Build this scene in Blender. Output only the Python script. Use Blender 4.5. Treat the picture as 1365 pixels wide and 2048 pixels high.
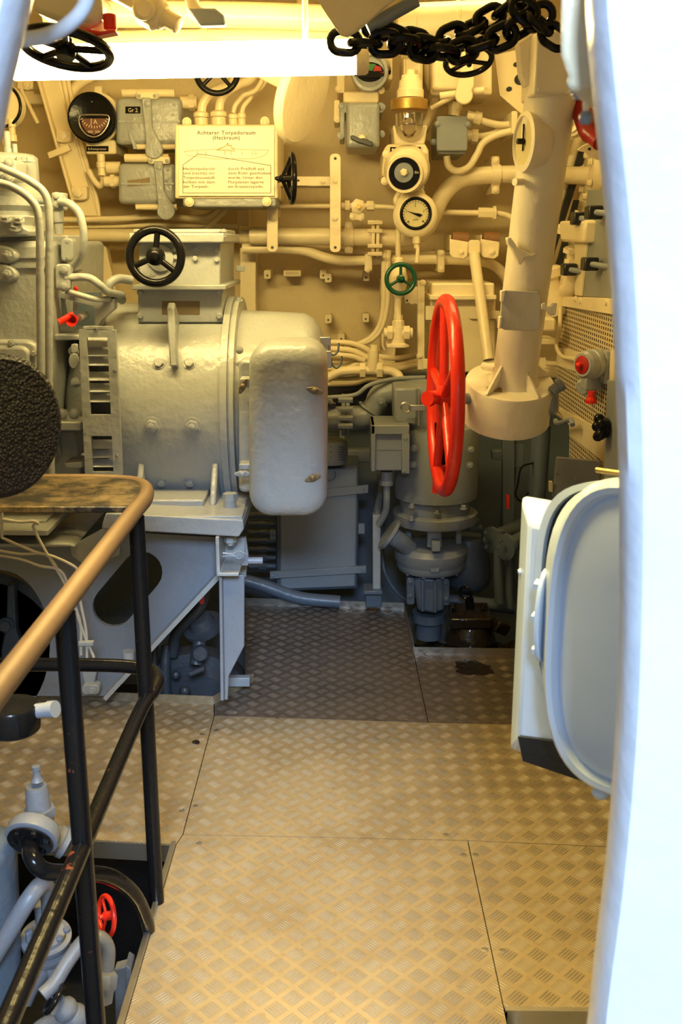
import bpy, bmesh, math, random
from mathutils import Vector, Matrix
random.seed(7)
for o in list(bpy.data.objects): bpy.data.objects.remove(o)
SC = bpy.context.scene
COL = SC.collection
PI = math.pi
# ------------------------------------------------------------------ camera
CAMZ = 1.55
TH = math.radians(14.8)
FPX = 2050.0
CX, CY = 682.5, 1024.0
cam_d = bpy.data.cameras.new('camera'); cam = bpy.data.objects.new('camera', cam_d); COL.objects.link(cam)
cam.location = (0, 0, CAMZ); cam.rotation_euler = (PI/2 - TH, 0, 0)
cam_d.sensor_fit = 'VERTICAL'; cam_d.sensor_height = 36.0; cam_d.lens = 36.0*FPX/2048
cam_d.clip_start = 0.02
cam_d.dof.use_dof = True; cam_d.dof.focus_distance = 3.5; cam_d.dof.aperture_fstop = 9.0
SC.camera = cam
SC.view_settings.view_transform = 'Standard'; SC.view_settings.look = 'None'
SC.view_settings.exposure = 0.15; SC.view_settings.gamma = 1.0
SC.view_settings.use_curve_mapping = False
# ------------------------------------------------------------------ world: pale open sky outside the access hatch
wd = bpy.data.worlds.new('sky'); SC.world = wd; wd.use_nodes = True
wd.node_tree.nodes['Background'].inputs[0].default_value = (0.55, 0.72, 1.0, 1)
wd.node_tree.nodes['Background'].inputs[1].default_value = 0.5
def area(name, loc, target, sx, sy, power, col):
    l = bpy.data.lights.new(name, 'AREA'); l.shape = 'RECTANGLE'; l.size = sx; l.size_y = sy
    l.energy = power; l.color = col
    o = bpy.data.objects.new(name, l); COL.objects.link(o); o.location = loc
    o.rotation_euler = (Vector(target)-Vector(loc)).to_track_quat('-Z', 'Y').to_euler()
    return o
WARM = (1.0, 0.76, 0.28)
area('hatch_daylight', (0.30, -3.5, 3.9), (0.0, 2.6, 0.6), 1.4, 1.1, 720, (0.52, 0.72, 1.0))
ln_ = area('ceiling_lamp_near', (-0.2, 1.6, 2.42), (-0.2, 1.65, 0), 0.9, 0.12, 20, WARM); ln_.data.spread = math.radians(78)
area('warm_light_aft', (0.55, 3.9, 2.62), (0.55, 3.8, 0), 0.9, 0.12, 8, WARM)  # unseen warm light above the aft end
# ------------------------------------------------------------------ pixel -> world (a point of the photo at a chosen distance)
cT, sT = math.cos(TH), math.sin(TH)
def ray(px, py):
    a = (px-CX)/FPX; b = -(py-CY)/FPX
    return Vector((a, cT + b*sT, -sT + b*cT))
def P(px, py, Y):
    d = ray(px, py); return Vector((0, 0, CAMZ)) + d*(Y/d.y)
def F(px, py, z=0.0):
    d = ray(px, py); return Vector((0, 0, CAMZ)) + d*((z-CAMZ)/d.z)
def PX(px, py, X):
    d = ray(px, py); return Vector((0, 0, CAMZ)) + d*(X/d.x)
def S(px, py, Y):
    return (Y/ray(px, py).y)/FPX
# ------------------------------------------------------------------ materials
MATS = {}
def nt(name):
    m = bpy.data.materials.new(name); m.use_nodes = True
    t = m.node_tree; b = t.nodes['Principled BSDF']
    return m, t, b
def N(t, typ, **kw):
    n = t.nodes.new(typ)
    for k, v in kw.items(): setattr(n, k, v)
    return n
def mth(t, op, a, b=None, c=None, clamp=False):
    n = N(t, 'ShaderNodeMath', operation=op); n.use_clamp = clamp
    for i, v in enumerate((a, b, c)):
        if v is None: continue
        if isinstance(v, (int, float)): n.inputs[i].default_value = v
        else: t.links.new(v, n.inputs[i])
    return n.outputs[0]
def mixc(t, f, a, b):
    n = N(t, 'ShaderNodeMix', data_type='RGBA')
    if isinstance(f, (int, float)): n.inputs[0].default_value = f
    else: t.links.new(f, n.inputs[0])
    for i, v in ((6, a), (7, b)):
        if isinstance(v, tuple): n.inputs[i].default_value = (*v[:3], 1)
        else: t.links.new(v, n.inputs[i])
    return n.outputs[2]
def noise(t, scale, detail=3, rough=.55, vec=None):
    n = N(t, 'ShaderNodeTexNoise'); n.inputs['Scale'].default_value = scale
    n.inputs['Detail'].default_value = detail; n.inputs['Roughness'].default_value = rough
    if vec is None:
        g = N(t, 'ShaderNodeNewGeometry'); vec = g.outputs['Position']
    t.links.new(vec, n.inputs['Vector'])
    return n.outputs[0]
def ramp(t, x, lo, hi):
    n = N(t, 'ShaderNodeMapRange'); n.clamp = True
    n.inputs[1].default_value = lo; n.inputs[2].default_value = hi
    t.links.new(x, n.inputs[0]); return n.outputs[0]
def paint(name, col, rough=.33, bump=.35, dirt=.0, dirtcol=(.12, .08, .04), bscale=45, spots=0, metallic=0, chip=None, chipamt=.7):
    m, t, b = nt(name)
    v = noise(t, 3.0, 4)
    c = mixc(t, ramp(t, v, .35, .7), tuple(x*.93 for x in col), tuple(min(1, x*1.05) for x in col))
    if dirt:
        c = mixc(t, mth(t, 'MULTIPLY', ramp(t, noise(t, 9, 6, .7), .52, .75), dirt), c, dirtcol)
    if chip:
        c = mixc(t, ramp(t, noise(t, 30, 5, .7), chipamt-.03, chipamt+.02), c, chip)
    if isinstance(c, tuple): b.inputs['Base Color'].default_value = (*c, 1)
    else: t.links.new(c, b.inputs['Base Color'])
    b.inputs['Roughness'].default_value = rough; b.inputs['Metallic'].default_value = metallic
    if bump:
        h = mth(t, 'ADD', noise(t, bscale, 3, .5), mth(t, 'MULTIPLY', noise(t, bscale*.22, 2), 1.2))
        bp = N(t, 'ShaderNodeBump'); bp.inputs['Strength'].default_value = bump; bp.inputs['Distance'].default_value = .006
        t.links.new(h, bp.inputs['Height']); t.links.new(bp.outputs[0], b.inputs['Normal'])
    MATS[name] = m; return m
CREAM = paint('cream_paint', (.82, .70, .46), .35, .35, .12, (.40, .26, .12))
WALLC = paint('cream_wall_paint', (.66, .53, .30), .45, .5, .30, (.36, .24, .11), 22)
GREY = paint('grey_paint', (.34, .355, .36), .30, .55, .08, (.2, .17, .12), 38)
GREYL = paint('light_grey_paint', (.24, .265, .32), .35, .3, .05)
GREYG = paint('warm_grey_paint', (.23, .25, .27), .38, .25, .1)
GREYD = paint('blue_grey_paint', (.095, .122, .16), .38, .35, .15, (.06, .06, .06))
WHITE = paint('white_paint', (.58, .61, .66), .26, .35, .0, bscale=25)
WHITE2 = paint('white_door_paint', (.50, .61, .78), .28, .12, .0, bscale=20)
BLACK = paint('black_paint', (.006, .006, .007), .20, .2, .0)
BLACKR = paint('worn_black_paint', (.006, .006, .007), .20, .2, .0, chip=(.16, .04, .02), chipamt=.69)
for m_ in (BLACK, BLACKR): m_.node_tree.nodes['Principled BSDF'].inputs['Specular IOR Level'].default_value = .22
PLAST = paint('black_plastic', (.012, .012, .014), .35, 0)
RED = paint('red_paint', (.78, .025, .010), .28, .2, .0, chip=(.75, .35, .28), chipamt=.70)
GREEN = paint('green_paint', (.004, .075, .035), .25, .2)
BRASS = paint('brass', (.52, .33, .10), .40, .2, .4, (.2, .1, .03), metallic=.8)
AGED = paint('aged_brass', (.20, .15, .08), .5, .3, .4, (.08, .05, .03), metallic=.4)
BRONZE = paint('worn_bronze_rail', (.16, .10, .05), .48, .12, .45, (.10, .06, .03), metallic=.35, bscale=14)
STEEL = paint('bare_steel', (.50, .47, .42), .32, .15, .2, metallic=.9)
DARK = paint('bilge_black', (.012, .013, .016), .5, .5, .0)
OIL = paint('oily_sludge', (.022, .016, .011), .12, 1.0, .6, (.008, .008, .01), 16)
WORN = None
PITG = paint('pit_shade_grey_paint', (.15, .16, .185), .45, .35, .25, (.16, .12, .08))  # grey darkened in colour for the dim pit
IVORY = paint('ivory_paint', (.88, .80, .62), .30, .35, .06, (.40, .26, .12))
PLATEG = paint('pale_grey_paint', (.52, .50, .46), .4, .2)
SHADEG = paint('shadowed_dark_grey_paint', (.045, .052, .062), .45, .4, .3, (.02, .02, .02))  # blue-grey darkened in colour for the shadow around the bilge pump
LINEP = paint('beige_line_paint', (.50, .46, .38), .4, 0)
def hullpaint():
    m, t, b = nt('two_tone_hull_paint')
    g = N(t, 'ShaderNodeNewGeometry'); s = N(t, 'ShaderNodeSeparateXYZ'); t.links.new(g.outputs['Position'], s.inputs[0])
    v = noise(t, 3.0, 4)
    up = mixc(t, ramp(t, v, .35, .7), (.61, .49, .27), (.69, .56, .32))
    up = mixc(t, mth(t, 'MULTIPLY', ramp(t, noise(t, 7, 6, .7), .52, .75), .3), up, (.36, .24, .11))
    c = mixc(t, ramp(t, s.outputs[2], .93, .96), (.095, .122, .16), up)
    t.links.new(c, b.inputs['Base Color']); b.inputs['Roughness'].default_value = .42
    bp = N(t, 'ShaderNodeBump'); bp.inputs['Strength'].default_value = .5; bp.inputs['Distance'].default_value = .006
    t.links.new(noise(t, 22, 3), bp.inputs['Height']); t.links.new(bp.outputs[0], b.inputs['Normal'])
    return m
HULL = hullpaint()
def worn_plate():
    m, t, b = nt('worn_black_brass_plate')
    f = ramp(t, noise(t, 7, 7, .72), .46, .62)
    c = mixc(t, f, (.014, .012, .010), (.24, .17, .085))
    t.links.new(c, b.inputs['Base Color']); b.inputs['Metallic'].default_value = .55
    b.inputs['Roughness'].default_value = .36
    bp = N(t, 'ShaderNodeBump'); bp.inputs['Strength'].default_value = .3; bp.inputs['Distance'].default_value = .003
    t.links.new(noise(t, 120, 3), bp.inputs['Height']); t.links.new(bp.outputs[0], b.inputs['Normal'])
    return m
WORN = worn_plate()
def flat(name, col, rough=.6, metallic=0, emit=0):
    m, t, b = nt(name); b.inputs['Base Color'].default_value = (*col, 1); b.inputs['Roughness'].default_value = rough
    b.inputs['Metallic'].default_value = metallic
    if emit:
        b.inputs['Emission Color'].default_value = (*col, 1); b.inputs['Emission Strength'].default_value = emit
    return m
SIGNW = flat('sign_white', (.74, .72, .58), .35)
INK = flat('brown_ink', (.11, .05, .008), .6)
INKL = flat('pale_line_ink', (.42, .33, .10), .6)
INKW = flat('engraved_cream', (.72, .62, .42), .5)
DIAL = flat('cream_dial', (.62, .54, .28), .4)
BROWND = flat('brown_dial', (.14, .05, .03), .4)
BLUEG = paint('foundation_grey_paint', (.20, .222, .262), .34, .3, .1)
RUST = paint('rust_brown', (.20, .09, .03), .6, .5, .4)
REDP = flat('red_plastic', (.38, .012, .012), .35)
GREENP = flat('green_enamel', (.02, .16, .05), .35)
TUBE = flat('lamp_diffuser', (1.0, .76, .28), .4, emit=72)
GLASS, _t, _b = nt('clear_glass'); _b.inputs['Transmission Weight'].default_value = 1; _b.inputs['Roughness'].default_value = .03; _b.inputs['Base Color'].default_value = (1, .97, .9, 1)
MESHB = paint('black_rubber', (.02, .02, .024), .35, 0)
def dimple():
    m, t, b = nt('dimpled_black_mat')
    g = N(t, 'ShaderNodeNewGeometry'); v = N(t, 'ShaderNodeTexVoronoi'); v.inputs['Scale'].default_value = 170
    t.links.new(g.outputs['Position'], v.inputs['Vector'])
    c = mixc(t, ramp(t, v.outputs['Distance'], .2, .55), (.014, .012, .016), (.003, .003, .004))
    t.links.new(c, b.inputs['Base Color']); b.inputs['Roughness'].default_value = .55; b.inputs['Specular IOR Level'].default_value = .25
    bp = N(t, 'ShaderNodeBump'); bp.inputs['Strength'].default_value = .8; bp.inputs['Distance'].default_value = .004; bp.invert = True
    t.links.new(v.outputs['Distance'], bp.inputs['Height']); t.links.new(bp.outputs[0], b.inputs['Normal'])
    return m
DIMP = dimple()
def tread(name, base, bar, dirtc, dirtamt, pitch=.068, rough=.38):
    m, t, b = nt(name)
    g = N(t, 'ShaderNodeNewGeometry'); s = N(t, 'ShaderNodeSeparateXYZ'); t.links.new(g.outputs['Position'], s.inputs[0])
    x = s.outputs[0]; y = mth(t, 'ADD', s.outputs[1], mth(t, 'MULTIPLY', s.outputs[2], 1.0))
    u = mth(t, 'DIVIDE', mth(t, 'ADD', x, y), pitch); v = mth(t, 'DIVIDE', mth(t, 'SUBTRACT', x, y), pitch)
    fu = mth(t, 'FLOOR', u); fv = mth(t, 'FLOOR', v)
    par = mth(t, 'FLOORED_MODULO', mth(t, 'ADD', fu, fv), 2.0)
    ru = mth(t, 'SUBTRACT', u, fu); rv = mth(t, 'SUBTRACT', v, fv)
    a = mth(t, 'ADD', mth(t, 'MULTIPLY', ru, par), mth(t, 'MULTIPLY', rv, mth(t, 'SUBTRACT', 1.0, par)))
    c = mth(t, 'ADD', mth(t, 'MULTIPLY', rv, par), mth(t, 'MULTIPLY', ru, mth(t, 'SUBTRACT', 1.0, par)))
    # bars run along c, five of them across a
    q = mth(t, 'MULTIPLY', mth(t, 'SUBTRACT', a, .12), 5/.76)
    inside = mth(t, 'MULTIPLY', mth(t, 'GREATER_THAN', q, 0.0), mth(t, 'LESS_THAN', q, 5.0))
    fr = mth(t, 'ABSOLUTE', mth(t, 'SUBTRACT', mth(t, 'FRACT', q), .5))
    cc = mth(t, 'DIVIDE', mth(t, 'SUBTRACT', c, .5), .43)
    w = mth(t, 'MAXIMUM', mth(t, 'MULTIPLY', mth(t, 'SUBTRACT', 1.0, mth(t, 'MULTIPLY', cc, cc)), .25), 0.0)
    h = mth(t, 'MULTIPLY', mth(t, 'SUBTRACT', w, fr), 4.5, clamp=True)
    h = mth(t, 'MULTIPLY', h, inside)
    d = mth(t, 'MULTIPLY', ramp(t, noise(t, 3.2, 6, .68), .42, .72), dirtamt)
    fine = mth(t, 'MULTIPLY', ramp(t, noise(t, 26, 5, .7), .60, .72), .5)
    bc = mixc(t, d, base, dirtc)
    bc = mixc(t, fine, bc, dirtc)
    grp = mth(t, 'MULTIPLY', inside, mth(t, 'LESS_THAN', mth(t, 'ABSOLUTE', cc), .95))
    bc = mixc(t, mth(t, 'MULTIPLY', grp, .33), bc, tuple(x*.50 + .02 for x in base))
    col = mixc(t, mth(t, 'MULTIPLY', h, .9), bc, bar)
    t.links.new(col, b.inputs['Base Color'])
    t.links.new(mth(t, 'MULTIPLY_ADD', h, .35, .3), b.inputs['Metallic'])
    rr = mth(t, 'SUBTRACT', rough+.12, mth(t, 'MULTIPLY', h, .17)); t.links.new(rr, b.inputs['Roughness'])
    bp = N(t, 'ShaderNodeBump'); bp.inputs['Strength'].default_value = 1.0; bp.inputs['Distance'].default_value = .002
    hh = mth(t, 'MULTIPLY', noise(t, 60, 3), .25)
    t.links.new(hh, bp.inputs['Height']); t.links.new(bp.outputs[0], b.inputs['Normal'])
    return m
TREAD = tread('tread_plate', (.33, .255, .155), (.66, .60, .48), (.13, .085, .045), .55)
TREAD2 = tread('grimy_dim_tread_plate', (.13, .10, .08), (.36, .32, .27), (.05, .035, .025), .7)  # aft plates: grime plus the weaker light there, both in the colour
def perf():
    m, t, b = nt('perforated_cream_sheet')
    g = N(t, 'ShaderNodeNewGeometry'); s = N(t, 'ShaderNodeSeparateXYZ'); t.links.new(g.outputs['Position'], s.inputs[0])
    u = mth(t, 'FRACT', mth(t, 'DIVIDE', s.outputs[1], .030)); v = mth(t, 'FRACT', mth(t, 'DIVIDE', s.outputs[2], .0165))
    hole = mth(t, 'MULTIPLY', mth(t, 'LESS_THAN', mth(t, 'ABSOLUTE', mth(t, 'SUBTRACT', u, .5)), .27), mth(t, 'LESS_THAN', mth(t, 'ABSOLUTE', mth(t, 'SUBTRACT', v, .5)), .30))
    t.links.new(mixc(t, hole, (.66, .55, .36), (.05, .035, .02)), b.inputs['Base Color'])
    b.inputs['Roughness'].default_value = .45
    return m
PERF = perf()

# ------------------------------------------------------------------ mesh builder
class MB:
    def __init__(s): s.v = []; s.f = []
    def add(s, vs, fs):
        n = len(s.v); s.v += [Vector(v) for v in vs]; s.f += [tuple(i+n for i in f) for f in fs]; return s
    def hexa(s, a):          # a: 8 corners, front 4 then back 4
        return s.add(a, [(0,1,2,3), (7,6,5,4), (0,4,5,1), (1,5,6,2), (2,6,7,3), (3,7,4,0)])
    def box(s, c, d, R=None):
        c = Vector(c); hx, hy, hz = d[0]/2, d[1]/2, d[2]/2
        q = [Vector(k) for k in ((-hx,-hy,-hz),(hx,-hy,-hz),(hx,-hy,hz),(-hx,-hy,hz),(-hx,hy,-hz),(hx,hy,-hz),(hx,hy,hz),(-hx,hy,hz))]
        if R: q = [R @ k for k in q]
        return s.hexa([c+k for k in q])
    def prism(s, pts, ext):
        pts = [Vector(p) for p in pts]; ext = Vector(ext); n = len(pts)
        return s.add(pts + [p+ext for p in pts], [tuple(range(n)), tuple(range(2*n-1, n-1, -1))] + [((i+1)%n, i, i+n, (i+1)%n+n) for i in range(n)])
    def poly(s, pix, Y, d):  # outline traced at distance Y, thickness d away from the viewer
        return s.prism([P(x, y, Y) for x, y in pix], (0, d, 0))
    def rect(s, x0, y0, x1, y1, Y, d, r=0, n=4):
        return s.poly(rrect(x0, y0, x1, y1, r, n), Y, d)
    def loft(s, rings, cap=True, closed=False):
        n = len(rings[0]); vs = [v for r in rings for v in r]; fs = []
        m = len(rings)
        for i in range(m if closed else m-1):
            j = (i+1) % m
            for k in range(n): fs.append((i*n+k, i*n+(k+1)%n, j*n+(k+1)%n, j*n+k))
        if cap and not closed: fs += [tuple(range(n-1, -1, -1)), tuple((m-1)*n+k for k in range(n))]
        return s.add(vs, fs)
    def lathe(s, o, ax, prof, seg=32, cap=True):   # prof (radius, height along ax)
        o = Vector(o); ax = Vector(ax).normalized(); u = ax.orthogonal().normalized()
        if abs(ax.z) > .9: u = Vector((1, 0, 0)); u = (u - ax*u.dot(ax)).normalized()
        w = ax.cross(u)
        return s.loft([[o + ax*h + (u*math.cos(2*PI*k/seg) + w*math.sin(2*PI*k/seg))*max(r, 1e-5) for k in range(seg)] for r, h in prof], cap)
    def cyl(s, a, b, r, r2=None, seg=20):
        a = Vector(a); b = Vector(b); return s.lathe(a, b-a, [(r, 0), (r if r2 is None else r2, (b-a).length)], seg)
    def tube(s, pts, r, seg=12, smooth=6, closed=False):
        pts = [Vector(p) for p in pts]
        if smooth and len(pts) > 2:
            q = []; n = len(pts); rng = range(n if closed else n-1)
            for i in rng:
                p1, p2 = pts[i], pts[(i+1)%n]
                p0 = pts[(i-1)%n] if (closed or i > 0) else p1*2-p2
                p3 = pts[(i+2)%n] if (closed or i+2 < n) else p2*2-p1
                for k in range(smooth):
                    u = k/smooth
                    q.append(.5*((2*p1) + (p2-p0)*u + (2*p0-5*p1+4*p2-p3)*u*u + (3*p1-p0-3*p2+p3)*u**3))
            if not closed: q.append(pts[-1])
            pts = q
        n = len(pts); rings = []; up = None
        for i, p in enumerate(pts):
            if closed: t = (pts[(i+1)%n]-pts[i-1]).normalized()
            else: t = (pts[min(i+1, n-1)]-pts[max(i-1, 0)]).normalized()
            if up is None: up = t.orthogonal().normalized()
            else: up = (up - t*up.dot(t)).normalized()
            w = t.cross(up)
            rr = r[min(i*len(r)//n, len(r)-1)] if isinstance(r, (list, tuple)) else r
            rings.append([p + (up*math.cos(2*PI*k/seg) + w*math.sin(2*PI*k/seg))*rr for k in range(seg)])
        return s.loft(rings, not closed, closed)
    def torus(s, c, nrm, R, r, seg=48, sseg=12, sx=1.0, a0=0, a1=2*PI):
        c = Vector(c); nrm = Vector(nrm).normalized(); u = nrm.orthogonal().normalized(); w = nrm.cross(u)
        full = abs(a1-a0) > 6.28
        m = seg if full else seg+1
        pts = [c + u*(R*math.cos(a0+(a1-a0)*k/seg)) + w*(R*sx*math.sin(a0+(a1-a0)*k/seg)) for k in range(m)]
        return s.tube(pts, r, sseg, 0, full)
    def hexb(s, c, nrm, r, h, washer=True, dome=False):
        c = Vector(c); nrm = Vector(nrm).normalized()
        if washer: s.lathe(c, nrm, [(r*1.35, -h*.2), (r*1.3, h*.15)], 16)
        s.lathe(c, nrm, [(r, 0), (r, h*.85), (r*.82, h)], 6)
        if dome: s.lathe(c+nrm*h*.9, nrm, [(r*.55, 0), (r*.5, h*.35), (r*.2, h*.5)], 10)
        return s
    def ball(s, c, r, seg=16, sc=(1, 1, 1)):
        c = Vector(c); rings = []
        for i in range(1, seg//2):
            a = PI*i/(seg//2)
            rings.append([c + Vector((r*sc[0]*math.sin(a)*math.cos(2*PI*k/seg), r*sc[1]*math.sin(a)*math.sin(2*PI*k/seg), r*sc[2]*math.cos(a))) for k in range(seg)])
        return s.loft(rings)
    def text(s, body, px, py, Y, hpx, align='LEFT', sp=1.0, wscale=1.0, bold=0.0, bx=None):
        cu = bpy.data.curves.new('t', 'FONT'); cu.body = body; cu.size = 1; cu.align_x = align; cu.space_character = sp; cu.resolution_u = 2
        cu.offset = bold
        ob = bpy.data.objects.new('t', cu); COL.objects.link(ob)
        me = bpy.data.meshes.new_from_object(ob.evaluated_get(bpy.context.evaluated_depsgraph_get()))
        w = max([v.co.x for v in me.vertices]) - min([v.co.x for v in me.vertices]) if me.vertices else 1
        o = P(px, py, Y); k = S(px, py, Y)*hpx/.72
        kx = k*wscale if bx is None else S(px, py, Y)*bx/w
        s.add([o + Vector((v.co.x*kx, 0, v.co.y*k)) for v in me.vertices], [tuple(p.vertices) for p in me.polygons])
        bpy.data.objects.remove(ob); bpy.data.curves.remove(cu); bpy.data.meshes.remove(me)
        return s
    def line(s, pix, Y, wpx):
        for (x0, y0), (x1, y1) in zip(pix, pix[1:]):
            L = math.hypot(x1-x0, y1-y0) or 1; nx, ny = -(y1-y0)/L*wpx/2, (x1-x0)/L*wpx/2
            s.poly([(x0+nx, y0+ny), (x1+nx, y1+ny), (x1-nx, y1-ny), (x0-nx, y0-ny)], Y, .0006)
        return s
def rrect(x0, y0, x1, y1, r=0, n=4):
    if r <= 0: return [(x0, y1), (x1, y1), (x1, y0), (x0, y0)]
    out = []
    for cx, cy, a in ((x1-r, y1-r, 0), (x1-r, y0+r, 90), (x0+r, y0+r, 180), (x0+r, y1-r, 270)):
        for k in range(n+1):
            t = math.radians(a + 90*k/n); out.append((cx + r*math.cos(t), cy + r*math.sin(t)*(1)) if False else (cx + r*math.cos(t), cy - r*math.sin(t)*-1*(-1)) )
    return out
def rrect(x0, y0, x1, y1, r=0, n=4):
    if r <= 0: return [(x0, y1), (x1, y1), (x1, y0), (x0, y0)]
    out = []
    for cx, cy, a in ((x1-r, y1-r, -90), (x1-r, y0+r, 0), (x0+r, y0+r, 90), (x0+r, y1-r, 180)):
        for k in range(n+1):
            t = math.radians(a + 90*k/n); out.append((cx + r*math.cos(t), cy - r*math.sin(t)))
    return out
def tread_bars(poly, pitch=.068, z=0.0):
    """raised lens-shaped bars of the tread pattern inside a polygon (real relief)"""
    c = pitch/math.sqrt(2); m = MB(); V = m.v; Fc = m.f
    xs = [p.x for p in poly]; ys = [p.y for p in poly]
    def inside(x, y):
        r = False; n = len(poly); j = n-1
        for i in range(n):
            a, b = poly[i], poly[j]
            if (a.y > y) != (b.y > y) and x < (b.x-a.x)*(y-a.y)/(b.y-a.y)+a.x: r = not r
            j = i
        return r
    us = [(x+y)/pitch for x in (min(xs), max(xs)) for y in (min(ys), max(ys))]; vs_ = [(x-y)/pitch for x in (min(xs), max(xs)) for y in (min(ys), max(ys))]
    for iu in range(math.floor(min(us)), math.ceil(max(us))):
        for iv in range(math.floor(min(vs_)), math.ceil(max(vs_))):
            par = (iu+iv) % 2
            for k in range(5):
                a = .12 + (k+.5)*.76/5
                def W(a_, c_):
                    u, v = (iu+a_, iv+c_) if par else (iu+c_, iv+a_)
                    return ((u+v)*pitch/2, (u-v)*pitch/2)
                x0, y0 = W(a, .08); x1, y1 = W(a, .92); xm, ym = W(a, .5)
                if not (inside(x0, y0) and inside(x1, y1) and inside(xm, ym)): continue
                n = len(V); V.append(Vector((x0, y0, z)))
                for s in (-.55, 0, .55):
                    w = .27*(1-s*s)*.76/5; cc = .5+.42*s; h = .0024*(1-s*s*.6)
                    for da, hh in ((-w, 0), (0, h), (w, 0)):
                        x, y = W(a+da, cc); V.append(Vector((x, y, z+hh)))
                V.append(Vector((x1, y1, z)))
                Fc += [(n, n+1, n+2), (n, n+2, n+3), (n+1, n+4, n+5, n+2), (n+2, n+5, n+6, n+3), (n+4, n+7, n+8, n+5), (n+5, n+8, n+9, n+6), (n+7, n+10, n+8), (n+8, n+10, n+9)]
    return m
def ell(cx, cy, rx, ry, n=36, rot=0, a0=0, a1=360):
    c, s_ = math.cos(math.radians(rot)), math.sin(math.radians(rot)); out = []
    m = n if a1-a0 >= 360 else n+1
    for k in range(m):
        t = math.radians(a0 + (a1-a0)*k/n); x, y = rx*math.cos(t), -ry*math.sin(t)
        out.append((cx + x*c - y*s_, cy + x*s_ + y*c))
    return out
def mk(name, mb, mat, parent=None, base=None, bevel=0, smooth=35, seg=2):
    base = Vector(base) if base is not None else (Vector(parent['_b']) if parent is not None else centre(mb))
    me = bpy.data.meshes.new(name); me.from_pydata([v-base for v in mb.v], [], mb.f)
    bm = bmesh.new(); bm.from_mesh(me); bmesh.ops.recalc_face_normals(bm, faces=bm.faces[:]); bm.to_mesh(me); bm.free()
    me.materials.append(mat); me.shade_smooth(); me.set_sharp_from_angle(angle=math.radians(smooth))
    o = bpy.data.objects.new(name, me); COL.objects.link(o)
    if parent is None: o.location = base
    else: o.parent = parent
    o['_b'] = tuple(base)
    if bevel:
        b = o.modifiers.new('bevel', 'BEVEL'); b.width = bevel; b.segments = seg; b.limit_method = 'ANGLE'; b.angle_limit = math.radians(40)
    return o
def centre(mb):
    n = len(mb.v); c = sum(mb.v, Vector())/n; z = min(v.z for v in mb.v); return Vector((c.x, c.y, z))
def sub(o, name, mb, mat, bevel=0, smooth=35, label=None):
    p = mk(name, mb, mat, o, None, bevel, smooth)
    if label: p['label'] = label
    return p
def thing(name, label, cat, base, group=None):
    o = bpy.data.objects.new(name, None); COL.objects.link(o); o.location = base; o.empty_display_size = .05
    o['_b'] = tuple(base); o['label'] = label; o['category'] = cat
    if group: o['group'] = group
    return o
def solo(name, label, cat, mb, mat, bevel=0, group=None, smooth=35):
    o = mk(name, mb, mat, None, None, bevel, smooth); o['label'] = label; o['category'] = cat
    if group: o['group'] = group
    return o
def struct(name, mb, mat, bevel=0, parent=None):
    o = mk(name, mb, mat, parent, None, bevel); 
    if parent is None: o['kind'] = 'structure'
    return o
def bolts(par, lst, rpx, nrm=(0, -1, 0), name='bolt', mat=None, dome=False, h=.7):
    for q in lst:
        if len(q) == 3 and not isinstance(q, Vector):
            p = P(*q); r = rpx*S(*q)
        else: p = Vector(q); r = rpx
        b = MB().hexb(p, nrm, r, r*h, True, dome)
        sub(par, name, b, mat or par.get('_m') and MATS[par['_m']] or GREY)
def pipe(pix, rpx, Y=None, seg=14, smooth=6):
    pts = [P(q[0], q[1], q[2] if len(q) > 2 else Y) for q in pix]
    q = pix[0]; r = rpx*S(q[0], q[1], q[2] if len(q) > 2 else Y)
    return MB().tube(pts, r, seg, smooth)
def pl(px, py, Y, ax, prof, seg=32, mb=None):
    k = S(px, py, Y); return (mb or MB()).lathe(P(px, py, Y), ax, [(r*k, h*k) for r, h in prof], seg)
def wheel(name, label, cen, nrm, R, r, ns, mat, hubr, hubl, phase=0, cat='handwheel', up=None, spr=None, group=None, dish=0.0, taper=1.0):
    cen = Vector(cen); nrm = Vector(nrm).normalized()
    t = thing(name, label, cat, cen, group)
    u = Vector(up) if up else Vector((0, 0, 1)); u = (u-nrm*u.dot(nrm)).normalized(); w = nrm.cross(u)
    pts = [cen + (u*math.cos(2*PI*k/56) + w*math.sin(2*PI*k/56))*R for k in range(56)]
    sub(t, 'rim', MB().tube(pts, r, 14, 0, True), mat)
    hc = cen - nrm*dish
    for k in range(ns):
        a = phase + 2*PI*k/ns; d = u*math.cos(a) + w*math.sin(a)
        s0 = hc + d*hubr*.5; s1 = cen + d*(R-r*.4); rr = spr or r*.62
        sub(t, 'spoke', MB().lathe(s0, s1-s0, [(rr*taper, 0), (rr, (s1-s0).length)], 12), mat)
    sub(t, 'hub', MB().lathe(hc - nrm*hubl*.5, nrm, [(hubr*.9, 0), (hubr, hubl*.1), (hubr, hubl*.7), (hubr*.6, hubl*.8), (hubr*.55, hubl), (hubr*.3, hubl*1.1)], 24), mat)
    return t
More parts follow.
